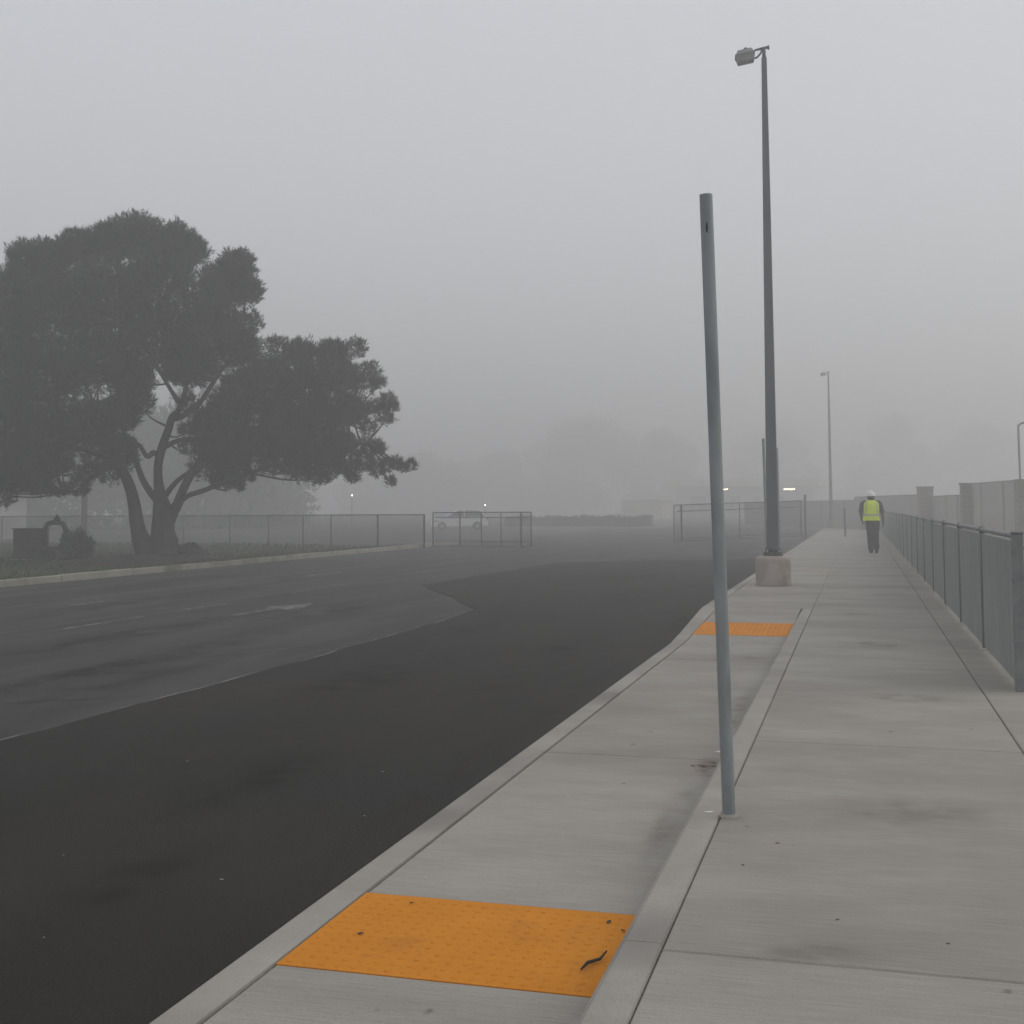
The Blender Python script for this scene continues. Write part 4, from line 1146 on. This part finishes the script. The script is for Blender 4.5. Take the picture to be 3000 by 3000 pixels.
M['st_oil'] = stain_mat('oil_stain', (.016, .0145, .012), .45, 3)
M['st_dust'] = stain_mat('pale_dust', (.055, .05, .043), .45, 2.5)
def stain(x, y, z, rx, ry, rz, mt, label):  # soft-edged decal for stains, dust and plain dark patches
    o = mesh_obj('stain', [(-1, -1, 0), (1, -1, 0), (1, 1, 0), (-1, 1, 0)], [(0, 1, 2, 3)], M[mt])
    o.location = (x, y, z); o.scale = (rx, ry, 1); o.rotation_euler = (0, 0, rz)
    tag(o, label, kind='structure')
stain(-.60, 5.74, .005, .11, .10, .3, 'st_dark', 'dark patch round the foot of the leaning post')  # soft darker tone close round the post foot
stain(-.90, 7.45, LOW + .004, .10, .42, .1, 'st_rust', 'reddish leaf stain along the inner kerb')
for k, (x, y, rx, ry) in enumerate([(.2, 6.05, .95, .42), (-.15, 4.1, .5, .18), (.35, 9.6, .8, .3), (.1, 13.2, .9, .5), (.0, 16.8, .8, .35), (.4, 20.5, .7, .6)]):
    stain(x - .02, y, .004, min(rx, .62) if x > .2 else rx * .6, ry, .03 * k, 'st_dark', 'damp dark band across the sidewalk')
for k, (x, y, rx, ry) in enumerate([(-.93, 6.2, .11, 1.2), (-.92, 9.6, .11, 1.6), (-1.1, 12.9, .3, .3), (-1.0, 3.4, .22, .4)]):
    stain(x, y, LOW + .004, rx, ry, 0, 'st_dark', 'dark patch along the lowered strip')  # soft darker patches, the long ones follow the inner kerb base
for k in range(16):
    x = random.uniform(-.5, .8); y = random.uniform(3.4, 16); r = random.uniform(.012, .03)
    stain(x, y, .0045, r, r * random.uniform(.6, 1.2), random.uniform(0, 3), 'st_spot', 'small dark gum spot on the sidewalk')
for k in range(10):
    x = random.uniform(-1.85, -1.05); y = random.choice((random.uniform(4.9, 13.5), random.uniform(2.6, 3.7))); r = random.uniform(.012, .03)
    stain(x, y, LOW + .0045, r, r * 1.4, 0, 'st_spot', 'small dark spot on the lowered strip')
for k, (x, y, rx, ry, mt) in enumerate([(-3.4, 6.6, .5, 1.3, 'st_oil'), (-4.4, 10.5, .7, 2.2, 'st_oil'), (-3.2, 13.5, .4, 1.2, 'st_oil'), (-3.0, 4.6, .35, .8, 'st_oil'), (-2.32, 8, .16, 4.5, 'st_dust'), (-2.35, 17, .18, 5, 'st_dust'),
                                       (-4.2, 7.2, .8, 1.8, 'st_dust'), (-3.0, 10.8, .6, 2.4, 'st_dust'), (-4.9, 15, .5, 3, 'st_dust'), (-3.6, 22, 1.1, 4, 'st_dust'), (-5.0, 27, 1.4, 3, 'st_oil')]):
    stain(x, y, ROAD + .016, rx, ry, .04 * (k % 3 - 1), mt, 'uneven worn patch on the dark asphalt lane')
for k, (x, y, rx, ry, mt) in enumerate([(-7.2, 12, .5, 5, 'st_oil'), (-8.9, 14, .5, 6, 'st_oil'), (-12, 20, .7, 7, 'st_oil'), (-6.6, 10, .5, 3, 'st_dust'), (-8.0, 18, .9, 4, 'st_dust'), (-14.5, 24, .8, 8, 'st_oil')]):
    stain(x, y, ROAD + .006, rx, ry, .02 * (k % 3 - 1), mt, 'wheel-worn streak on the old asphalt lane')

# ------------------------------------------------------------------ litter
def leaf(name, x, y, z, s, rz, mat, label, group=None, asp=.55, cat='leaf'):
    o = mesh_obj(name, [(-s, 0, .001), (-s * .3, -s * asp, .001), (s * .6, -s * asp * .8, .001), (s, 0, .003), (s * .5, s * asp, .001), (-s * .4, s * asp * .9, .001),
                        (0, 0, .004)], [(0, 1, 6), (1, 2, 6), (2, 3, 6), (3, 4, 6), (4, 5, 6), (5, 0, 6)], M[mat])
    o.location = (x, y, z); o.rotation_euler = (0, 0, rz)
    return tag(o, label, cat, group)
leaf('paper_scrap', -.86, 7.95, LOW, .055, .2, 'paper', 'white paper scrap behind the foot of the leaning post', cat='litter')
leaf('paper_scrap', -.70, 5.83, .004, .024, .2, 'paper', 'tiny white scrap on the inner kerb beside the leaning post', cat='litter')
for k in range(9):
    leaf('dead_leaf', -.98 + .022 * k + random.uniform(-.02, .02), 7.55 + random.uniform(-.10, .05), LOW, random.uniform(.018, .032), random.uniform(0, 6), 'leaf', 'brown leaf in the little heap against the inner kerb', 'leaf heap against the inner kerb')
tg = MB(); tg.tube([(0, 0, .006), (.012, .05, .012), (.045, .10, .010), (.055, .16, .016)], [.003, .006, .005, .003], n=6); o = tg.build('twig', M['twig'], None, True); o.location = (-.925, 4.10, LOW + .004)
tag(o, 'short dark twig lying on the large orange tactile plate', 'twig')
for k, (x, y) in enumerate([(-1.72, 4.62), (-.93, 4.60), (-.86, 4.52), (-1.78, 4.25)]):
    leaf('leaf_crumb', x, y, LOW + .006, .011 + .004 * (k % 2), k * 1.3, 'twig', ('dark leaf crumb at the road-side far corner of the large orange plate', 'larger dark crumb near the kerb-side far corner of the large orange plate', 'dark leaf crumb between twig and far corner on the large orange plate', 'dark leaf crumb by the road-side edge of the large orange plate')[k], 'crumbs on the tactile plate')
for k, (x, y) in enumerate([(-.36, 5.38), (-.47, 5.02), (-.10, 4.45), (.25, 4.3), (.55, 9.1), (-.2, 12.6), (.35, 10.4)]):
    leaf('leaf_crumb', x, y, .0, .012 - .001 * k, k * 1.9, 'leaf', 'dry leaf crumb lying on the main sidewalk', 'crumbs on the main sidewalk')
for k, (x, y) in enumerate([(-1.3, 6.9), (-1.5, 9.6), (-1.05, 10.8), (-1.6, 3.1)]):
    leaf('leaf_crumb', x, y, LOW, .010, k * 2.3, 'leaf', 'dry leaf crumb on the lowered concrete strip', 'crumbs on the lowered strip')
for k, (x, y) in enumerate([(-2.62, 4.75), (-4.05, 6.9), (-4.35, 25.3), (-2.9, 3.95), (-2.75, 6.9), (-3.5, 4.9), (-2.45, 5.9), (-4.6, 10.5)]):
    leaf('litter_scrap', x, y, ROAD + .012, (.012, .016, .06, .008, .008, .007, .007, .014)[k], k * 1.7, 'litter', 'small white scrap lying on the dark asphalt lane', 'scraps on the dark lane', cat='litter')
for k, (x, y) in enumerate([(-15.8, 33.9), (-16.2, 27.6), (-14.9, 35.2)]):
    leaf('litter_scrap', x, y, ROAD, .06, k * 1.7, 'litter', 'small white scrap on the old asphalt by the far kerb', 'scraps by the far kerb', cat='litter')

# ------------------------------------------------------------------ fog
hz = MB(); hz.box(-720, 720, -170, 1270, -1.3, 26.0)
haze = hz.build('haze', None)
tag(haze, 'pale morning fog filling the whole place', kind='stuff')
m = bpy.data.materials.new('fog'); m.use_nodes = True
n = m.node_tree; n.nodes.clear()
o_ = n.nodes.new('ShaderNodeOutputMaterial'); vol = n.nodes.new('ShaderNodeVolumePrincipled')
vol.inputs['Color'].default_value = (.86, .857, .852, 1)
vol.inputs['Density'].default_value = .0105
vol.inputs['Anisotropy'].default_value = .2
n.links.new(vol.outputs[0], o_.inputs['Volume'])
haze.data.materials.append(m)
